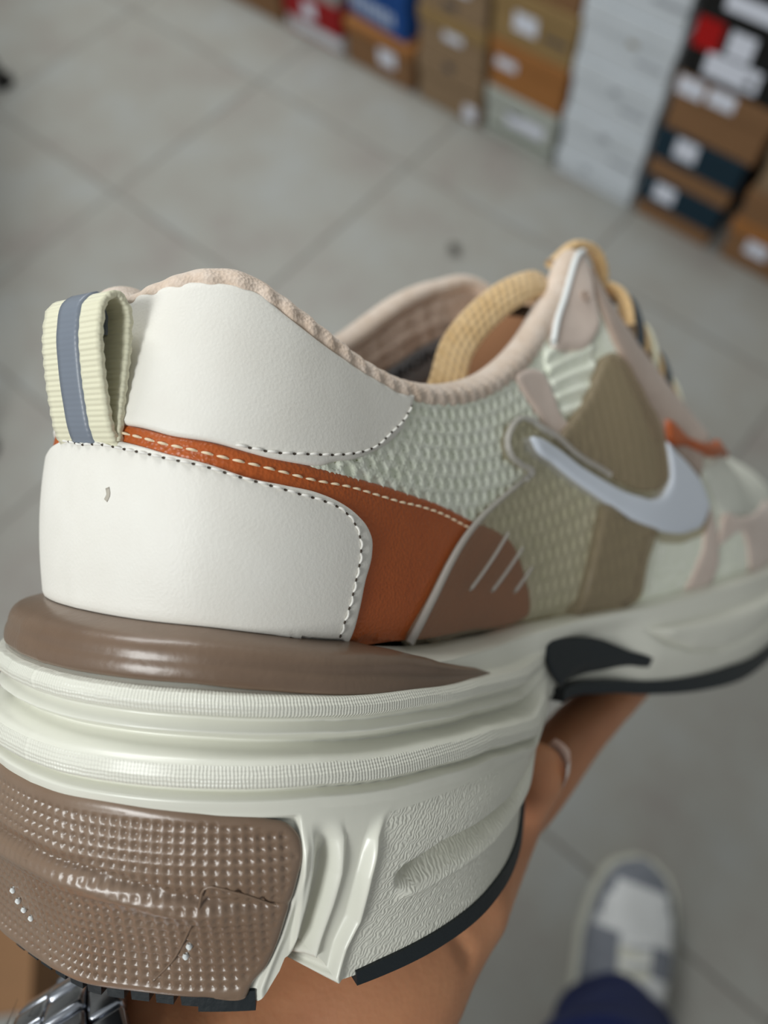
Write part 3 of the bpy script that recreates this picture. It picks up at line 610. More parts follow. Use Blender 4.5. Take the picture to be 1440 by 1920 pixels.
# ---- suede and small overlays near the throat and toe
o=panel('suede_strip',upper2,MU,US['suede_strip'],.0011,M['suede'],step=.0011,lift=.0006,edge=.0009); o['label']='beige suede strip with needle holes'
o=panel('ribbed_mesh',upper2,MU,US['ribmesh'],.0009,M['mesh'],step=.0006,lift=.0002,edge=.001,disp=lambda a,b,s,v,d:.0006*np.sin((b+.25*a)/.0030*2*np.pi)); o['label']='pale green ribbed mesh'
ey=panel('eyestay',upper2,MU,US['eyestay'],.0015,M['suede'],step=.0011,lift=.0006,edge=.0012); ey['label']='beige suede eyestay tip with an eyelet'
P,N=curve_on(upper2,MU,[(12.05,1.0),(11.5,.985),(11.0,.975),(10.65,.955),(10.42,.92)],.0012,.0020); V_,F_=tube(P*SC,.0009*SC,8); obj('piping',mesh('piping',V_,F_),M['white_edge'],ey)
p=upper2(np.array([11.55]),np.array([.885]))[0]; nn=normals(upper2,np.array([11.55]),np.array([.885]))[0]
an=np.linspace(0,2*np.pi,20); e1=np.cross(nn,[0,0,1.]); e1/=np.linalg.norm(e1); e2=np.cross(nn,e1)
ring=p+nn*.0024+np.cos(an)[:,None]*e1*.0013+np.sin(an)[:,None]*e2*.0013; V_,F_=tube(ring*SC,.0004*SC,8,cap=False); obj('eyelet',mesh('eyelet',V_,F_),M['suedeshade'],ey)
for L,nm in ((US['toe_strip'],'toe_strip'),(US['toe_rand'],'toe_rand')):
    panel(nm,upper2,MU,[(s,max(v,0)) for s,v in L],.0010,M['suede'],step=.0015,lift=.0006,edge=.001)
panel('toe_rand',upper2,MU,[(17.0,.0),(16.9,.2),(17.8,.30),(19.5,.33),(21,.45),(21.9,.6),(21.9,.0),(20,.0)],.0010,M['suede'],step=.002,lift=.0006,edge=.001)
panel('throat_overlay',upper2,MU,[(12.5,.42),(13.0,.36),(13.5,.33),(14.1,.46),(15.0,.62),(16.2,.86),(16.2,.97),(15.2,.97),(14,.97),(13,.97),(12.2,.97),(12.0,.8),(12.2,.6)],.0010,M['suedeshade'],step=.0016,lift=.0004,edge=.001)
o=panel('tan_toe_strip',upper2,MU,[(12.7,.455),(13.4,.440),(14.2,.452),(15.0,.52),(15.6,.60),(15.5,.64),(14.9,.57),(14.1,.495),(13.4,.475),(12.75,.485)],.0018,M['tan'],step=.0012,lift=.0012,edge=.0009); o['label']='tan leather strip at the foot of the lacing'
# ---- clear moulded strap
SB=[(s,max(v,0)) for s,v in US['strap_left']+US['strap_tail']+US['strap_up']+US['strap_rt']+US['strap_bot']]
sp=panel('clear_strap',upper2,MU,SB,.0016,M['strap'],step=.0014,lift=.0010,edge=.0010); sp['label']='milky see-through moulded strap'
o=panel('strap_leg',upper2,MU,[(s,max(v,0)) for s,v in US['leg']],.0010,M['strapthick'],step=.0014,lift=.0026,edge=.0010,parent=sp)
o=panel('strap_fan',upper2,MU,US['fan'],.0012,M['strapthick'],step=.0012,lift=.0026,edge=.0010,parent=sp,disp=lambda a,b,s,v,d:.00012*np.sin(a/.0042*2*np.pi))
for nm in ('rib1','rib2','rib3'):
    P,N=curve_on(upper2,MU,US[nm],.0008,.0026); r=np.full(len(P),.00048); r[0]=r[-1]=.0003; V_,F_=tube(P*SC,r*SC,8); obj('rib',mesh('rib',V_,F_),M['strapedge'],sp)
P,N=curve_on(upper2,MU,US['strap_left'],.0008,.0022); tt=np.linspace(0,1,len(P)); V_,F_=tube(P*SC,np.stack([.0011*(1-.5*tt),.0008*(1-.3*tt)],1)*SC,8,flat=N); obj('strap_edge',mesh('strap_edge',V_,F_),M['strapedge'],sp)
P,N=curve_on(upper2,MU,US['strap_left'][-2:]+US['strap_tail']+[(10.3,.53),(10.95,.40)],.0008,.0028); V_,F_=tube(P*SC,.0008*SC,8); obj('strap_edge',mesh('strap_edge',V_,F_),M['strapedge'],sp)
sw=panel('swoosh_emblem',upper2,MU,US['swoosh'],.0010,M['swoosh'],step=.0009,lift=.0030,edge=.0007,parent=sp); sw['label']='pale silver curved tick emblem'
panel('swoosh_emblem',upper2,MU,mirror(US['swoosh']),.0010,M['swoosh'],step=.0014,lift=.0012,edge=.0007)

# ---- tongue, laces, loops
xt=np.linspace(0,1,40); s_t=12.0+xt*4.6; Rr=upper2(s_t,np.full_like(s_t,1.)); Ll=upper2(-s_t,np.full_like(s_t,1.)); t=np.linspace(0,1,24)
Pt=Rr[:,None]*(1-t[None,:,None])+Ll[:,None]*t[None,:,None]; Pt[...,2]+=(.010*np.sin(np.pi*t)[None,:]-.004)*(1-.6*xt[:,None])
Pt[...,2]-=(.016*(1-sstep(0,.45,xt)))[:,None]
Ft=orient(Pt.reshape(-1,3),gridfaces(40,24),np.tile([.5,0,1.],(960,1))); obj('tongue',mesh('tongue',Pt.reshape(-1,3)*SC,Ft),M['tongue'],shoe)
Pq=Pt-np.array([.004,0,.004]); 
back=np.stack([Pq[0]+np.array([-.020,0,-.050])*f+np.array([-.004,0,0])*np.sin(np.pi*f) for f in np.linspace(0,1,10)])
Fq=orient(back.reshape(-1,3),gridfaces(10,24),np.tile([-1,0,.3],(240,1))); obj('tongue_lining',mesh('tongue_lining',back.reshape(-1,3)*SC,Fq),M['tonguein'],shoe)
def lacemesh(name,path,wd,th,flat=None,parent=None,nn=60):
    P=smoothpath(path,n=nn); V_,F_=tube(P*SC,np.tile([wd*SC,th*SC],(len(P),1)),16,flat=flat)
    m=mesh(name,V_,F_); L=np.r_[0,np.cumsum(np.linalg.norm(np.diff(P,axis=0),axis=1))]; u=np.repeat(L,16); a=np.tile(np.arange(16)/16*2*np.pi,len(P))
    flatuv(m,np.stack([np.cos(a)*wd/.0018*.314,u/.0016*.314],1)); return obj(name,m,M['lace'],parent or shoe)
o=lacemesh('lace_loop',[(.080,-.0185,.0900),(.0885,-.0195,.1010),(.0985,-.0170,.1120),(.1110,-.0175,.1215),(.1250,-.0195,.1290),(.1390,-.0205,.1325),(.1530,-.0160,.1300)],.0046,.0017,flat=np.array([-.60,-.70,.40])); o['label']='thick tan lace tucked into the opening'
lacemesh('lace_end',[(.150,-.018,.140),(.160,-.022,.1465),(.169,-.0245,.1445),(.172,-.025,.137),(.168,-.022,.131)],.0024,.0015)
for i,sv in enumerate((13.3,13.9,14.5,15.1,15.7)):
    R0=upper2(np.array([sv]),np.array([.97]))[0]; L0=upper2(np.array([-sv-.35]),np.array([.97]))[0]; mdp=(R0+L0)/2+np.array([.002,0,.009])
    lacemesh('lace',[R0+np.array([-.001,-.004,-.003]),R0+np.array([.001,-.001,.0075]),mdp,L0+np.array([.003,-.001,.0035]),L0+np.array([.002,.002,-.004])],.0034,.0020,flat=np.array([.5,0,1.]),nn=30)
    lp=[R0+np.array([.001,-.007,-.012]),R0+np.array([.007,-.0050,-.001]),R0+np.array([.0095,.0000,.0070]),R0+np.array([.005,.006,.0075])]
    P=smoothpath(lp,n=24); V_,F_=tube(P*SC,np.tile([.0036*SC,.0012*SC],(24,1)),10,flat=np.array([.5,-.6,.6])); q=obj('lace_loop_webbing',mesh('lace_loop_webbing',V_,F_),M['loop'] if i%2==0 else M['tab'],shoe)
# ---- printed label in the opening
A0=np.array([.1330,.0180,.1065]); dx=np.array([.0215,.0040,.0115])
LABEL=True
fc=bpy.data.curves.new('label_text','FONT'); fc.body='ORIGINAL'; fc.size=1; fc.extrude=.01; fc.align_x='LEFT'
to=bpy.data.objects.new('tmp_text',fc); col.objects.link(to); bpy.context.view_layer.update()
tm=bpy.data.meshes.new_from_object(to.evaluated_get(bpy.context.evaluated_depsgraph_get())); bpy.data.objects.remove(to)
tv=np.array([v.co[:] for v in tm.vertices]); tv[:,0]-=tv[:,0].min(); tv[:,0]/=tv[:,0].max(); tv[:,1]/=.72
# the label lies on the inner wall of the far side
def on_lining(u,v,l): return inner(np.array([-(LB[0]+u*LB[1])]),np.array([LB[2]+LB[3]*u+v*LB[4]]),.0005+l)[0]
LB=(9.80,2.24,.738,.022,.042)
V_=np.array([on_lining(p[0],p[1],.0006+p[2]*.01) for p in tv])*SC
q=obj('label_print',mesh('label_print',V_,[tuple(p.vertices) for p in tm.polygons],smooth=False),M['print'],shoe); q['label']='dark printed word on the inside label'
g=np.array([[on_lining(u,v,.0002) for v in np.linspace(-1.6,1.5,8)] for u in np.linspace(-.1,1.05,24)])
Fg=gridfaces(24,8); obj('inside_label',mesh('inside_label',g.reshape(-1,3)*SC,orient(g.reshape(-1,3),Fg,np.tile([0,-1.,0],(g.size//3,1)))),M['labelgrey'],shoe)

# ------------------------------------------------------------------ the room
def tile_material():
    m=bpy.data.materials.new('stone_tile'); m.use_nodes=True; N=m.node_tree.nodes; L=m.node_tree.links; p=N['Principled BSDF']
    g=N.new('ShaderNodeNewGeometry'); n1=N.new('ShaderNodeTexNoise'); n1.inputs['Scale'].default_value=5.5; n1.inputs['Detail'].default_value=7; n1.inputs['Roughness'].default_value=.62
    oi=N.new('ShaderNodeObjectInfo'); ad=N.new('ShaderNodeVectorMath'); ad.operation='MULTIPLY_ADD'; ad.inputs[1].default_value=(7,5,3)
    cb=N.new('ShaderNodeCombineXYZ'); L.new(oi.outputs['Random'],cb.inputs[0]); L.new(oi.outputs['Random'],cb.inputs[1]); L.new(cb.outputs[0],ad.inputs[0]); L.new(g.outputs['Position'],ad.inputs[2]); L.new(ad.outputs[0],n1.inputs['Vector'])
    r=N.new('ShaderNodeValToRGB'); e=r.color_ramp.elements; e[0].position=.28; e[0].color=srgb(133,127,122); e[1].position=.72; e[1].color=srgb(146,148,146)
    q=r.color_ramp.elements.new(.5); q.color=srgb(141,140,134)
    L.new(n1.outputs['Fac'],r.inputs['Fac']); L.new(r.outputs['Color'],p.inputs['Base Color']); p.inputs['Roughness'].default_value=.42; p.inputs['Specular IOR Level'].default_value=.35
    return m
M['tile']=tile_material()
M['grout']=mat('grout',srgb(121,117,112),.9,.1,var=srgb(113,109,104),varscale=12)
M['wall']=mat('wall_paint',srgb(206,204,198),.9,.1,var=srgb(198,196,190),varscale=2)
fl=obj('floor',box_mesh('floor',6.2,5.6,.05,0,(-1.2,-.7,-.0265)),M['grout']); tag(fl,'grey beige stone tile floor with thin dark joints','floor',kind='structure')
TS=.41; tmesh=box_mesh('tile',TS-.004,TS-.004,.008,.0012,(0,0,-.004)); tmesh.materials.append(M['tile'])
for i in range(-10,4):
    for j in range(-8,4):
        x=.005+TS*(i+.5); y=.145+TS*(j+.5)
        t=bpy.data.objects.new('tile',tmesh); col.objects.link(t); t.parent=fl; t.location=(x,y,.0)
wl=obj('wall_back',box_mesh('wall_back',6.2,.08,2.8,0,(-1.2,1.74,1.4)),M['wall']); tag(wl,'plain pale wall behind the stacked boxes','wall',kind='structure')

wv=obj('wall_left',box_mesh('wall_left',.08,5.6,2.8,0,(-4.25,-.7,1.4)),M['wall']); tag(wv,'plain pale wall at the far left of the shop','wall',kind='structure')
def card(name,c,c2=None,rough=.75):
    c=tuple(int(v*.88) for v in c)
    return mat(name,srgb(*c),rough,.25,var=srgb(*(c2 or tuple(int(v*.93) for v in c))),varscale=9,bump=[('noise',120,.06,.002)])
K={'brown':card('kraft_brown',(148,110,76)),'orange':card('kraft_orange',(178,120,66)),'tan':card('kraft_tan',(160,134,104)),'olive':card('kraft_olive',(168,138,92)),
'white':card('white_card',(234,240,247)),'offwhite':card('offwhite_card',(196,200,192)),'red':card('red_card',(168,30,34)),'blue':card('blue_card',(30,84,160)),
'black':card('black_card',(26,25,24)),'teal':card('teal_card',(24,52,66)),'bred':card('bright_red_print',(190,16,18)),'grey':card('grey_card',(176,172,168)),
'label':mat('paper_label',srgb(214,218,230),.6,.3),'ink':mat('ink',srgb(70,72,78),.7,.2),'gold':mat('ochre_print',srgb(140,126,96),.7,.2),'sage':card('sage_print',(120,128,114)),'pink':card('pink_edge',(196,150,140)),'paleprint':mat('pale_print',srgb(176,190,212),.6,.3),'kgrey':mat('grey_print',srgb(150,154,160),.7,.2)}
YF=1.134
GR='shoe boxes stacked along the wall'
def shoe_box(x0,x1,z0,z1,body,lid,lidf,label,stickers=(),dy=0.0,rot=0,depth=.31,group=GR):
    """box seen from its short end: body, overlapping lid, paper stickers and print; sizes in metres"""
    W=x1-x0-.003; H=z1-z0-.0015; r=empty('shoe_box',((x0+x1)/2,YF+dy,z0+.0007),rot); tag(r,label,'box',group)
    hl=H*lidf
    obj('body',box_mesh('body',W-.006,depth-.006,H-.004,.002,(0,depth/2,(H-.004)/2)),K[body],r)
    l=obj('lid',box_mesh('lid',W,depth,hl,.0025,(0,depth/2,H-hl/2)),K[lid],r)
    for (sx,sz,w,h,mk,nm) in stickers:
        front=-.0008 if (sz-z0)>H-hl else .0022
        obj(nm,box_mesh(nm,w,.0012,h,.0004,(sx-(x0+x1)/2,front,sz-z0)),K[mk],r)
    return r
S_=lambda x,z,w=.045,h=.032:(x,z,w,h,'label','sticker')
# far left
shoe_box(-1.62,-1.318,0,.085,'brown','brown',.3,'plain brown shoe box at the far left end of the row',[])
shoe_box(-1.305,-1.138,0,.098,'white','red',.62,'red lidded shoe box with a white lower part and round sticker',[S_(-1.226,.066,.036,.030),(-1.222,.006,.165,.006,'pink','edge_print'),(-1.285,.03,.006,.05,'pink','edge_print')])
shoe_box(-1.30,-1.14,.098,.19,'grey','grey',.4,'light grey shoe box on top of the red lidded one')
# blue over brown
shoe_box(-1.128,-.942,0,.092,'brown','orange',.22,'brown shoe box under the blue one, sticker at its middle',[S_(-1.012,.047)])
bl=shoe_box(-1.130,-.962,.092,.225,'blue','blue',.5,'bright blue shoe box with pale lettering, second from the floor',[],dy=.012,rot=math.radians(-4))
for i,wd in enumerate((.012,.013,.010,.014,.012,.013,.011)):
    b=obj('letter',box_mesh('letter',wd,.0012,.024+.003*(i%2),.0004,(-.066+i*.0178,.0022 ,.030)),K['paleprint'],bl)
# tan column
shoe_box(-.930,-.768,0,.100,'tan','tan',.35,'tan shoe box on the floor, sticker at its lower right corner',[S_(-.795,.022,.030,.030),(-.85,.096,.02,.012,'ink','finger_hole')])
shoe_box(-.930,-.768,.100,.192,'tan','olive',.3,'tan shoe box in the middle of the tan stack with a white sticker',[S_(-.845,.163)])
shoe_box(-.930,-.770,.192,.285,'tan','tan',.3,'tan shoe box third from the floor in the tan stack',[S_(-.835,.255),(-.855,.21,.03,.010,'ink','finger_hole')])
# kraft column
shoe_box(-.760,-.596,0,.104,'offwhite','offwhite',.3,'off-white shoe box with a sage stripe at the foot of the kraft stack',[(-.665,.055,.085,.026,'label','sticker'),(-.69,.068,.03,.010,'kgrey','print'),(-.677,.026,.14,.007,'sage','stripe')])
shoe_box(-.760,-.592,.104,.196,'orange','orange',.32,'orange kraft shoe box resting on the off-white one',[S_(-.722,.163)])
shoe_box(-.764,-.588,.196,.288,'olive','olive',.34,'sand coloured shoe box above the orange kraft one',[S_(-.692,.243,.048,.038),(-.63,.232,.05,.008,'ink','print')])
shoe_box(-.762,-.590,.288,.38,'brown','brown',.34,'brown shoe box on top of the kraft stack')
# white column
for (a,b,lb,q) in ((0,.046,'flat white shoe box at the bottom of the white stack',[(-.52,.034,.014,.010,'kgrey','print')]),
  (.046,.136,'second white shoe box from the floor in the white stack',[(-.50,.112,.018,.010,'kgrey','print'),(-.455,.075,.05,.006,'kgrey','print')]),
  (.136,.232,'third white shoe box from the floor in the white stack',[(-.50,.200,.016,.010,'kgrey','print'),(-.46,.175,.05,.006,'kgrey','print')]),
  (.232,.328,'fourth white shoe box from the floor with a small dark emblem',[(-.492,.288,.016,.014,'gold','emblem'),(-.455,.262,.05,.006,'kgrey','print')]),
  (.328,.424,'topmost white shoe box in view in the white stack',[(-.45,.36,.06,.007,'kgrey','print')])):
    shoe_box(-.590+.004*random.random(),-.416+.004*random.random(),a,b,'white','white',.4,lb,q)
# dark column
shoe_box(-.409,-.252,0,.088,'brown','teal',.60,'dark teal lidded brown shoe box standing on the floor',[S_(-.360,.066,.040,.032)])
shoe_box(-.410,-.247,.088,.183,'brown','teal',.60,'dark teal lidded brown shoe box, second from the floor',[S_(-.350,.160,.040,.034)])
shoe_box(-.407,-.235,.183,.278,'brown','brown',.35,'brown shoe box with two stickers under the black one',[S_(-.378,.262,.044,.028),S_(-.325,.264,.044,.026)])
shoe_box(-.409,-.225,.279,.440,'black','black',.45,'tall black shoe box with a red square and white labels',[(-.381,.352,.042,.060,'bred','red_square'),(-.328,.345,.040,.036,'label','sticker'),(-.327,.306,.088,.034,'label','sticker'),(-.298,.302,.012,.012,'ink','print'),(-.315,.398,.110,.022,'label','lettering')])
# right column
shoe_box(-.232,-.055,0,.090,'brown','orange',.3,'brown shoe box on the floor at the right end with a sticker',[S_(-.172,.048,.040,.030)])
shoe_box(-.230,-.055,.090,.152,'brown','brown',.4,'low brown shoe box second from the floor at the right end')
shoe_box(-.226,-.055,.152,.245,'tan','tan',.4,'pale tan shoe box third from the floor at the right end')

# brown carton on the floor at the lower left
ct=empty('carton',(-.52,-.42,0),math.radians(48)); tag(ct,'brown cardboard carton on the floor behind the heel of the held shoe','box')
obj('body',box_mesh('body',.50,.36,.16,.004,(0,0,.08)),K['brown'],ct)
for sgn in (-1,1): obj('flap',box_mesh('flap',.50,.176,.004,.001,(0,sgn*.09,.1625)),K['brown'],ct)
pb=tag(obj('pebble',mesh('pebble',*tube([(0,0,.001),(.003,.001,.004),(.012,.002,.006),(.02,0,.003)],np.array([.003,.008,.008,.003]),10)),mat('pebble',srgb(74,72,66),.8,.2),None,(-.615,.846,.0045)),'small dark bit of grit on the tiles behind the shoe','grit')
# low bench on the left: only the ends of two black legs reach into the picture
bn=empty('bench',(-1.42,.22,0)); tag(bn,'low black legged bench standing beyond the left edge','bench')
ax=np.array([-.76,-.65]); l1=np.array([-1.668,.622])-np.array([-1.42,.22]); l2=np.array([-.945,.030])-np.array([-1.42,.22])
M['blackmetal']=mat('black_metal',srgb(24,23,22),.45,.4,bump=[('noise',80,.05,.002)]); M['benchpad']=mat('bench_pad',srgb(60,58,56),.7,.3,bump=[('noise',200,.2,.002)])
for p in (l1,l2,l1+ax*.36,l2+ax*.36):
    V_,F_=tube([(p[0],p[1],0),(p[0],p[1],.012),(p[0]+ax[0]*.004,p[1]+ax[1]*.004,.013),(p[0]+ax[0]*.05,p[1]+ax[1]*.05,.40)],np.array([.022,.022,.014,.014]),14)
    obj('leg',mesh('leg',V_,F_,smooth=False),M['blackmetal'],bn)
c_=(l1+l2)/2+ax*.22; an=math.atan2((l2-l1)[1],(l2-l1)[0]); sm=box_mesh('seat',1.02,.36,.05,.012,(0,0,.425)); so_=obj('seat',sm,M['benchpad'],bn,(c_[0],c_[1],0)); so_.rotation_euler=(0,0,an)

# ------------------------------------------------------------------ the person: holding hand with forearm, one trouser leg, worn shoe
M['skin']=mat('skin',srgb(198,142,104),.45,.35,var=srgb(182,124,90),varscale=26,bump=[('noise',300,.10,.0012),('voronoi',900,.08,.0004)],sss=.25)
M['nail']=mat('nail',srgb(214,160,144),.3,.5)
M['nailtip']=mat('nail_tip',srgb(240,226,218),.35,.5)
M['hair']=mat('arm_hair',srgb(38,28,22),.6,.3)
M['denim']=mat('navy_denim',srgb(24,36,80),.85,.2,var=srgb(16,24,58),varscale=14,bump=[('wave',260,.15,.001,'DIAGONAL'),('noise',30,.3,.01)])
M['steel']=mat('brushed_steel',srgb(176,180,188),.26,.5,metal=1.0,bump=[('noise',500,.04,.0006)])
FX=(.245,.05,0)
person=empty('person',FX); tag(person,'person in navy trousers and white sneakers holding the shoe up by its sole','person')
HAND={
'forearm':[(-0.0277,0.0239,-0.086,0.0427),(-0.0065,0.012,-0.0651,0.0373),(0.0163,0.0021,-0.0495,0.0309)],
'ulnar':[(0.0225,-0.0024,-0.0481,0.0281),(0.039,-0.012,-0.0385,0.0244),(0.0541,-0.0258,-0.0269,0.0193),(0.0631,-0.0298,-0.0215,0.0155),(0.072,-0.034,-0.0175,0.0118)],
'ringm':[(0.0293,0.006,-0.0529,0.0282),(0.0529,-0.0056,-0.0402,0.0198),(0.0767,-0.0138,-0.0265,0.0156),(0.0893,-0.0203,-0.0187,0.0128)],
'midm':[(0.0344,0.0165,-0.0583,0.0264),(0.0616,0.0101,-0.0456,0.0185),(0.0837,0.0061,-0.0299,0.0147),(0.0955,0.0036,-0.0235,0.0129)],
'indm':[(0.0375,0.0267,-0.0616,0.0256),(0.0652,0.0305,-0.052,0.0186),(0.0885,0.0358,-0.0396,0.0148),(0.1019,0.0365,-0.0318,0.0129)],
'pinky':[(0.072,-0.034,-0.0175,0.0111),(0.0963,-0.0299,-0.0129,0.01),(0.0992,-0.0335,-0.0035,0.0092),(0.0983,-0.039,0.0049,0.0084)],
'ring':[(0.0893,-0.0203,-0.0187,0.0119),(0.1204,-0.0251,-0.0141,0.0103),(0.1482,-0.0292,-0.003,0.0092),(0.1805,-0.0334,0.0046,0.0082)],
'middle':[(0.0955,0.0036,-0.0235,0.0119),(0.1396,0.0139,-0.022,0.0105),(0.168,0.0158,-0.0170,0.0095),(0.1852,0.0186,-0.0130,0.0085)],
'index':[(0.1019,0.0365,-0.0318,0.012),(0.1455,0.0440,-0.0260,0.0105),(0.1725,0.0440,-0.0200,0.0095),(0.1882,0.0440,-0.0150,0.0085)],
'thumb':[(0.0383,0.0256,-0.0616,0.0246),(0.0500,0.0560,-0.0500,0.0176),(0.0600,0.0700,-0.0330,0.0129),(0.0700,0.0690,-0.0120,0.011),(0.0760,0.0640,0.0040,0.0096)]}
# keep the skin just under the sole
parts=[]
for kname,L in HAND.items():
    A=np.array(L); A=smoothpath(A,n=len(A)*5)
    P,r=A[:,:3],A[:,3]
    # round ends
    def cap(P,r,end):
        d=(P[0]-P[1]) if end==0 else (P[-1]-P[-2]); d/=np.linalg.norm(d); p=P[0] if end==0 else P[-1]; rr=r[0] if end==0 else r[-1]
        q=[(p+d*rr*math.sin(a),rr*math.cos(a)) for a in (np.radians([25,50,70,85]))]; return q if end else q[::-1]
    c0,c1=cap(P,r,0),cap(P,r,1)
    PP=np.array([q[0] for q in c0]+list(P)+[q[0] for q in c1]); RR=np.array([q[1] for q in c0]+list(r)+[q[1] for q in c1])
    parts.append(tube(shoe_to_world(PP),RR*SC,16))
V_,F_=joinparts(parts); V_=V_-np.array(FX)
tmpm=mesh('tmp_hand',V_,F_); bmx=bmesh.new(); bmx.from_mesh(tmpm); bmesh.ops.recalc_face_normals(bmx,faces=bmx.faces); bmx.to_mesh(tmpm); bmx.free()
tmpo=bpy.data.objects.new('tmp_hand',tmpm); col.objects.link(tmpo)
md=tmpo.modifiers.new('r','REMESH'); md.mode='VOXEL'; md.voxel_size=.0013; md.use_smooth_shade=True
md=tmpo.modifiers.new('s','SMOOTH'); md.factor=.5; md.iterations=14
bpy.context.view_layer.update(); hm=bpy.data.meshes.new_from_object(tmpo.evaluated_get(bpy.context.evaluated_depsgraph_get())); bpy.data.objects.remove(tmpo)
# palm creases pressed into the skin
hv=np.zeros(len(hm.vertices)*3); hm.vertices.foreach_get('co',hv); hv=hv.reshape(-1,3)
hnorm=np.zeros(len(hm.vertices)*3); hm.vertices.foreach_get('normal',hnorm); hnorm=hnorm.reshape(-1,3)
def crease(pts,depth,width):
    global hv
    C=shoe_to_world(np.array(pts))-np.array(FX); C=smoothpath(C,n=60); d=np.sqrt(((hv[:,None]-C[None])**2).sum(-1)).min(1); hv=hv-hnorm*(depth*np.exp(-(d/width)**2))[:,None]
CREASES=[([(0.0576,-0.0386,-0.0098),(0.0573,-0.0423,-0.0138),(0.0588,-0.0437,-0.0199)],.0011,.0016),([(0.0714,-0.0376,-0.0145),(0.0722,-0.0406,-0.0160),(0.0758,-0.0427,-0.0199)],.0011,.0016)]
for c in CREASES: crease(*c)
hm.vertices.foreach_set('co',hv.ravel()); hm.update(); hm.polygons.foreach_set('use_smooth',np.ones(len(hm.polygons),bool))
hand=obj('hand',hm,M['skin'],person); hand['label']='bare left hand and forearm under the sole'; hm.name='hand'
# little finger nail
tipc=shoe_to_world(np.array([0.0983,-0.039,0.0049]))-np.array(FX); pre=shoe_to_world(np.array([0.0992,-0.0335,-0.0035]))-np.array(FX); fd=tipc-pre; fd/=np.linalg.norm(fd)
nd=RCW@np.array([.80,.10,.25]); nd=nd-fd*(nd@fd); nd/=np.linalg.norm(nd); sd_=np.cross(fd,nd)
g=[]
for i,u in enumerate(np.linspace(-.7,1.22,14)):
    for a in np.linspace(-.95,.95,11):
        rr=.0076*SC*np.interp(u,[-.7,.2,.8,1.22],[1.0,1.0,.88,.66]); g.append(tipc+fd*(u-.10*abs(a))*.0080*SC+(nd*math.cos(a)+sd_*math.sin(a))*rr)
g=np.array(g); nl=mesh('fingernail',g,orient(g,gridfaces(14,11),np.tile(nd,(len(g),1)))); nl.materials.append(M['nail']); nl.materials.append(M['nailtip'])
for p in nl.polygons:
    if min(p.vertices)//11>=8: p.material_index=1
no=obj('fingernail',nl,None,hand)
# arm hair above the watch
fa=np.array([-0.0065,0.012,-0.0651]); fb=np.array([0.0163,0.0021,-0.0495]); ax3=(fb-fa)/np.linalg.norm(fb-fa); hairs=[]
camdir=RM.T@np.array([-.72,-.69,-.15])
for i in range(90):
    c=fa+(fb-fa)*rng.uniform(-.9,.75); r=np.interp((c-fa)@ax3,[-.03,0,.03],[.041,.0373,.0312]); d0=camdir-ax3*(camdir@ax3); d0/=np.linalg.norm(d0); e0=np.cross(ax3,d0); a=rng.normal(0,.55)
    n_=d0*math.cos(a)+e0*math.sin(a); p0=c+n_*(r-.001); l=rng.uniform(.004,.009); dr=n_*.55+ax3*rng.uniform(-.2,.9)+e0*rng.normal(0,.4); dr/=np.linalg.norm(dr)
    pts=np.array([p0,p0+dr*l*.5+n_*.0005,p0+dr*l+ax3*.002]); hairs.append(tube(shoe_to_world(pts)-np.array(FX),np.array([.00009,.00007,.00003]),4))
V_,F_=joinparts(hairs); ho=obj('arm_hair',mesh('arm_hair',V_,F_),M['hair'],hand); ho['kind']='stuff'

# ---- steel bracelet watch on the wrist
wc=np.array([0.0195,0.0005,-0.0500])-.0105*np.array([0.78659889,-0.487057,0.37952295]); wax=np.array([0.78659889,-0.487057,0.37952295]); wax/=np.linalg.norm(wax)
e1=camdir-wax*(camdir@wax); e1/=np.linalg.norm(e1); e2=np.cross(wax,e1)
watch=empty('wristwatch',tuple(shoe_to_world(wc))); tag(watch,'steel link bracelet watch worn on the wrist under the heel','watch')
WR=.0338
W0=shoe_to_world(wc); e1w,e2w,axw=RS@e1,RS@e2,RS@wax
NL=26; lw=2*math.pi*WR*SC/NL
lmesh={}
for nm,wid,ht in (('link',.0060,.0030),('centre_link',.0072,.0036)):
    m_=box_mesh(nm,wid,lw*.96,ht,.0009); m_.materials.append(M['steel']); m_.polygons.foreach_set('use_smooth',np.ones(len(m_.polygons),bool)); lmesh[nm]=m_
for i in range(NL):
    a=2*math.pi*i/NL
    if abs(((a-math.pi+math.pi)%(2*math.pi))-math.pi)<.0: continue
    nrm=e1w*math.cos(a)+e2w*math.sin(a); tan=-e1w*math.sin(a)+e2w*math.cos(a)
    if math.cos(a-math.pi)>.86: continue          # the watch head sits here
    for off,nm in ((-.0068,'link'),(0,'centre_link'),(.0068,'link')):
        q=bpy.data.objects.new('bracelet_link',lmesh[nm]); col.objects.link(q); q.parent=watch
        ph=.5*lw if nm=='centre_link' else 0
        mt=Matrix.Identity(4)
        for c,vv in enumerate((axw,tan,nrm)):
            for r_ in range(3): mt[r_][c]=vv[r_]
        pp=nrm*(WR*SC+.0006)+axw*off+tan*ph
        for r_ in range(3): mt[r_][3]=pp[r_]
        q.matrix_local=mt
nrm=-e1w; tan=e2w; ca=np.linspace(0,2*np.pi,40,endpoint=False)
def disc(rads,hs):
    V=[];
    for r_,h_ in zip(rads,hs): V.append(np.outer(np.cos(ca),axw)*r_+np.outer(np.sin(ca),np.cross(nrm,axw))*r_+nrm*(WR*SC+h_))
    V=np.concatenate(V); n_=len(rads); Fc=[tuple(f) for f in gridfaces(n_,40,wrap_j=True)]+[tuple(range((n_-1)*40,n_*40)),tuple(range(40))[::-1]]; return V,Fc
V_,F_=disc([.018,.0195,.0195,.018],[-.001,.001,.007,.0085]); obj('case',mesh('case',V_,F_,smooth=False),M['steel'],watch)
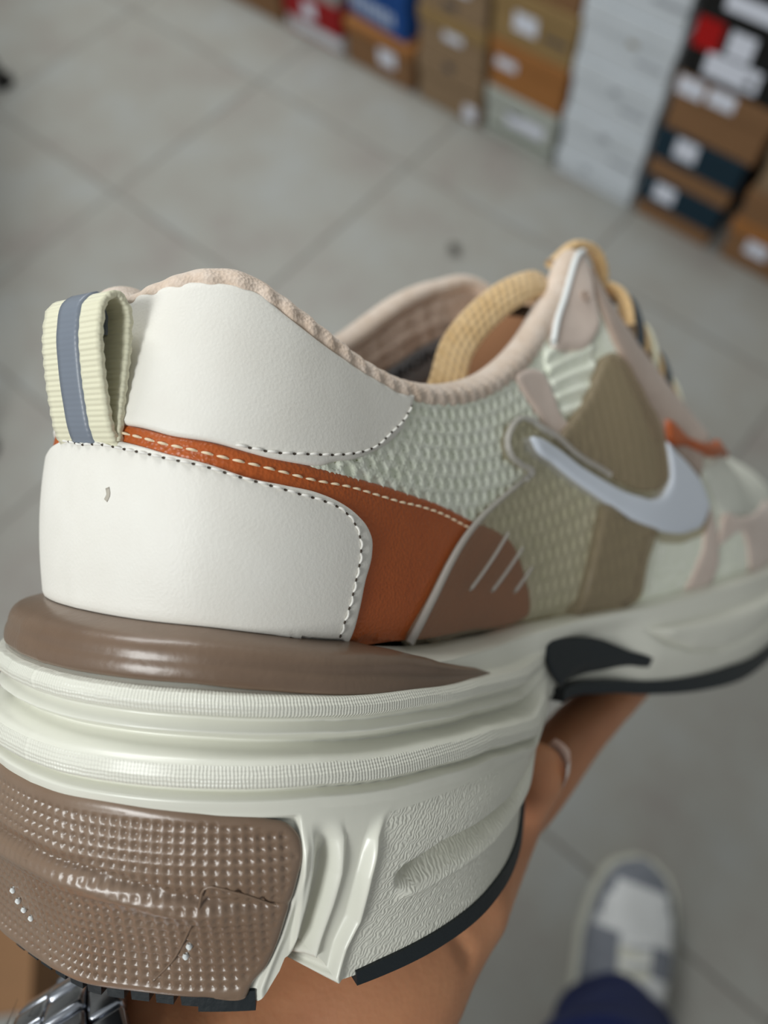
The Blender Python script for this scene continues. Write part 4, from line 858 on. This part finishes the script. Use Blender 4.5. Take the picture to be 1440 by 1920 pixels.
V_,F_=disc([.016,.016],[.0080,.0090]); obj('dial',mesh('dial',V_,F_,smooth=False),mat('dial',srgb(20,24,36),.2,.5),watch)

# ---- the rest of the photographer, standing behind the camera
M['shirt']=mat('grey_shirt',srgb(92,94,98),.85,.2,var=srgb(80,82,86),varscale=20,bump=[('noise',60,.3,.004)])
M['headhair']=mat('dark_hair',srgb(34,26,22),.6,.3,bump=[('noise',300,.6,.004)])
def capsules(name,chains,voxel,material,smooth=6):
    parts=[]
    for L in chains:
        A=np.array(L,float); A=smoothpath(A,n=len(A)*4); P,r=A[:,:3],A[:,3]
        d0=(P[0]-P[1])/np.linalg.norm(P[0]-P[1]); d1=(P[-1]-P[-2])/np.linalg.norm(P[-1]-P[-2]); q=np.radians([25,50,70,85])
        PP=np.vstack([[P[0]+d0*r[0]*math.sin(a) for a in q[::-1]],P,[P[-1]+d1*r[-1]*math.sin(a) for a in q]]); RR=np.r_[[r[0]*math.cos(a) for a in q[::-1]],r,[r[-1]*math.cos(a) for a in q]]
        parts.append(tube(PP-np.array(FX),RR,16))
    V_,F_=joinparts(parts); m_=mesh('tmp',V_,F_); bb_=bmesh.new(); bb_.from_mesh(m_); bmesh.ops.recalc_face_normals(bb_,faces=bb_.faces); bb_.to_mesh(m_); bb_.free()
    o_=bpy.data.objects.new('tmp',m_); col.objects.link(o_); md=o_.modifiers.new('r','REMESH'); md.mode='VOXEL'; md.voxel_size=voxel; md=o_.modifiers.new('s','SMOOTH'); md.factor=.5; md.iterations=smooth
    bpy.context.view_layer.update(); r_=bpy.data.meshes.new_from_object(o_.evaluated_get(bpy.context.evaluated_depsgraph_get())); bpy.data.objects.remove(o_); r_.name=name
    r_.polygons.foreach_set('use_smooth',np.ones(len(r_.polygons),bool)); r_.materials.clear(); return obj(name,r_,material,person)
tc=np.array([.10,-.47,0]); lat=np.array([.94,.35,0]); fwd=np.array([-.35,.94,0])
def at(l,f,z,r): q=tc+lat*l+fwd*f; return (q[0],q[1],z,r)
arm0=shoe_to_world(np.array([-0.0277,0.0239,-0.086])); elb=np.array([-.032,-.317,.912])
torso=[[at(s_*.065,0,.80,.105),at(s_*.06,.01,.95,.098),at(s_*.07,.0,1.08,.108),at(s_*.085,-.01,1.17,.085)] for s_ in (-1,1)]
shl=[at(-.175,-.01,1.20,.055),at(0,-.015,1.225,.06),at(.175,-.01,1.20,.055)]
larm=[at(-.175,-.01,1.20,.052),(-.10,-.45,1.04,.045),(*elb,.042),(*(elb*.5+arm0*.5),.041),(*arm0,.0362)]
rarm=[at(.175,-.01,1.20,.052),(.27,-.37,1.05,.044),(.285,-.27,.98,.040),(.22,-.19,1.03,.034),(.15,-.13,1.09,.027),(.12,-.105,1.115,.026)]
fing=[[(.12,-.105,1.115,.012),(.10+.012*k,-.075-.012*k,1.125,.0095),(.085+.012*k,-.075-.012*k,1.105,.0085)] for k in range(4)]+[[(.125,-.10,1.11,.014),(.125,-.075,1.085,.0105),(.105,-.070,1.080,.009)]]
head=[[at(0,-.005,1.24,.052),at(0,.02,1.32,.050)],[at(0,.035,1.385,.070),at(0,.045,1.43,.082),at(0,.035,1.475,.078)],[at(0,.10,1.385,.030),at(0,.085,1.37,.035)],[at(0,.125,1.43,.010),at(0,.138,1.412,.013)]]+[[at(s_*.083,.03,1.44,.010),at(s_*.088,.025,1.42,.013),at(s_*.083,.03,1.40,.009)] for s_ in (-1,1)]
legs=[[at(-.075,0,.78,.085),(-.06,-.45,.45,.052),(-.07,-.53,.12,.038)],[at(.075,0,.78,.085),(.15,-.18,.62,.062),(.185,-.05,.48,.050)]]
bd=capsules('body',torso+[shl,larm,rarm]+fing+head+legs,.006,M['skin']); bd['label']='head, neck and arms'
up=lambda L,d:[(*q[:3],q[3]+d) for q in L]
sh=capsules('shirt',[up(t_,.012) for t_ in torso]+[up(shl,.010),up(larm[:2],.012)+[(-.07,-.39,.98,.056)],up(rarm[:2],.012)],.008,M['shirt']); sh['label']='dark grey short sleeved shirt'
capsules('trousers',[up(l_,.016) for l_ in legs]+[[at(-.06,0,.84,.118),at(-.06,0,.74,.11)],[at(.06,0,.84,.118),at(.06,0,.74,.11)]],.008,M['denim'])
capsules('hair',[[at(0,.005,1.44,.085),at(0,.02,1.49,.080)],[at(0,-.02,1.40,.070),at(0,-.01,1.45,.082)]],.006,M['headhair'])
for s_ in (-1,1):
    e_=at(s_*.032,.121,1.437,.010); V_,F_=tube(np.array([np.array(e_[:3])+fwd*k for k in (-.008,-.004,0,.003)])-np.array(FX),np.array([.004,.009,.009,.003]),12); obj('eye',mesh('eye',V_,F_),M['white_edge'],person)
V_,F_=tube(np.array([np.array(at(k*.022,.131-abs(k)*.008,1.378,0)[:3]) for k in (-1,-.5,0,.5,1)])-np.array(FX),np.array([.001,.004,.005,.004,.001]),8); obj('lips',mesh('lips',V_,F_),mat('lip',srgb(170,96,84),.5,.3),person)
# ---- trouser leg and worn shoe
ax_f=np.array([-.35,.937,0]); sdv=np.array([.937,.35,0])
toe=np.array([.204,.196,0]);
leg=[(.268,.000,.085,.066,.078),(.266,.002,.10,.064,.076),(.258,.000,.16,.060,.070),(.235,-.010,.25,.060,.068),(.215,-.020,.34,.063,.068),(.195,-.035,.44,.068,.070),(.18,-.05,.52,.074,.076)]
P=smoothpath(np.array([l[:3] for l in leg]),n=36); R2=np.array([[np.interp(z,[l[2] for l in leg],[l[3] for l in leg]),np.interp(z,[l[2] for l in leg],[l[4] for l in leg])] for z in P[:,2]])
seg=40; an=np.linspace(0,2*np.pi,seg,endpoint=False); V=[]
for i,(p,r_) in enumerate(zip(P,R2)):
    wob=1+.035*np.sin(3*an+i*.55)*np.exp(-i/9)+.02*np.sin(5*an-i*.4)
    V.append(p+np.outer(np.cos(an)*wob*r_[0],sdv)+np.outer(np.sin(an)*wob*r_[1],ax_f))
Vo=np.array(V); Vin=Vo[:1]+(P[0]-Vo[:1])*.06; V=np.concatenate([Vin+np.array([0,0,.02]),Vin,Vo])
Fl=[tuple(f) for f in orient(V.reshape(-1,3),gridfaces(len(V),seg,wrap_j=True),(V-V.mean(1,keepdims=True)).reshape(-1,3))]+[tuple(range((len(V)-1)*seg,len(V)*seg))]
o=obj('trouser_leg',mesh('trouser_leg',V.reshape(-1,3)-np.array(FX),Fl),M['denim'],person); o['label']='navy denim trouser leg'
# leg inside
V_,F_=tube(np.array([(.272,-.02,.06),(.262,-.012,.14),(.225,-.02,.30),(.185,-.045,.50)])-np.array(FX),np.array([.036,.034,.048,.055]),16); obj('ankle',mesh('ankle',V_,F_),M['skin'],person)
M['wshoe']=mat('white_leather_worn',srgb(205,207,208),.5,.4,var=srgb(190,192,192),varscale=20); M['wgrey']=mat('grey_suede_worn',srgb(122,126,134),.8,.2,var=srgb(104,108,116),varscale=30); M['wcream']=mat('cream_nylon',srgb(190,190,178),.7,.3)
def foot_section(u):
    hw=np.interp(u,[0,.012,.03,.06,.10,.15,.20,.25,.28,.295],[.006,.028,.040,.048,.052,.047,.040,.038,.030,.008])
    ht=np.interp(u,[0,.012,.03,.06,.10,.14,.18,.22,.28,.295],[.030,.042,.050,.058,.070,.088,.100,.100,.095,.085]); return hw,ht
us=np.concatenate([[0,.004,.008],np.linspace(.013,.285,44),[.290,.295]]); th=np.linspace(0,np.pi,22); V=[]
for u in us:
    hw,ht=foot_section(u); c=toe-ax_f*u
    V.append(c+np.outer(np.cos(th)*hw,sdv)+np.outer(.024+np.sin(th)**.75*(ht-.024),[0,0,1]))
V=np.array(V); cen=V.mean(1,keepdims=True)*np.array([1,1,.3]); m=mesh('worn_shoe',V.reshape(-1,3)-np.array(FX),orient(V.reshape(-1,3),gridfaces(len(us),22),(V-cen).reshape(-1,3)))
ws=obj('worn_shoe',m,M['wshoe'],person); ws['label']='white and grey sneaker worn on the foot'
m.materials.append(M['wgrey']); m.materials.append(M['wcream'])
for p in m.polygons:
    i,j=p.vertices[0]//22,p.vertices[0]%22; i=min(q//22 for q in p.vertices); j=min(q%22 for q in p.vertices); u=us[i]; side=min(j,20-j)
    if u<.030 or side<3+max(0,(.075-u)/.03) : p.material_index=1
    elif .085<u<.12 and side<8: p.material_index=1
    elif u>.10 and side>7: p.material_index=2
    elif u>.12 and j>12 and side>2: p.material_index=1
# sole
V=[]
for u in us:
    hw,ht=foot_section(u); c=toe-ax_f*(u*1.0-.003*(1-u/.15)); hw=hw+.004
    V.append(np.array([c+sdv*hw+[0,0,.028],c+sdv*(hw+.002)+[0,0,.012],c+sdv*hw+[0,0,.0005],c-sdv*hw+[0,0,.0005],c-sdv*(hw+.002)+[0,0,.012],c-sdv*hw+[0,0,.028]]))
V=np.array(V); Fs=[tuple(f) for f in orient(V.reshape(-1,3),gridfaces(len(us),6,wrap_j=True),(V-V.mean(1,keepdims=True)).reshape(-1,3))]+[(0,1,2,3,4,5),tuple((len(us)-1)*6+i for i in range(6))]
obj('shoe_sole',mesh('shoe_sole',V.reshape(-1,3)-np.array(FX),Fs,smooth=False),M['wcream'],ws)
for i in range(4):
    u=.095+i*.020; hw,ht=foot_section(u); c=toe-ax_f*u; a=np.linspace(-.55,.55,12); V_,F_=tube(np.array([c+sdv*hw*.62*math.sin(q)+np.array([0,0,.026+(ht-.024)*math.cos(q)**.6]) +ax_f*.004*math.sin(q*3) for q in a])-np.array(FX),np.tile([.0045,.0022],(12,1)),8,flat=np.array([0,0,1.])); obj('shoelace',mesh('shoelace',V_,F_),M['wshoe'],ws)
for src in [ws]+[c for c in ws.children]:
    q=src.copy(); col.objects.link(q)
    if src is ws: q.parent=person; q.location=(-.335,-.60,0); ws2=q; q['label']='white and grey sneaker on the other foot'
    else: q.parent=ws2
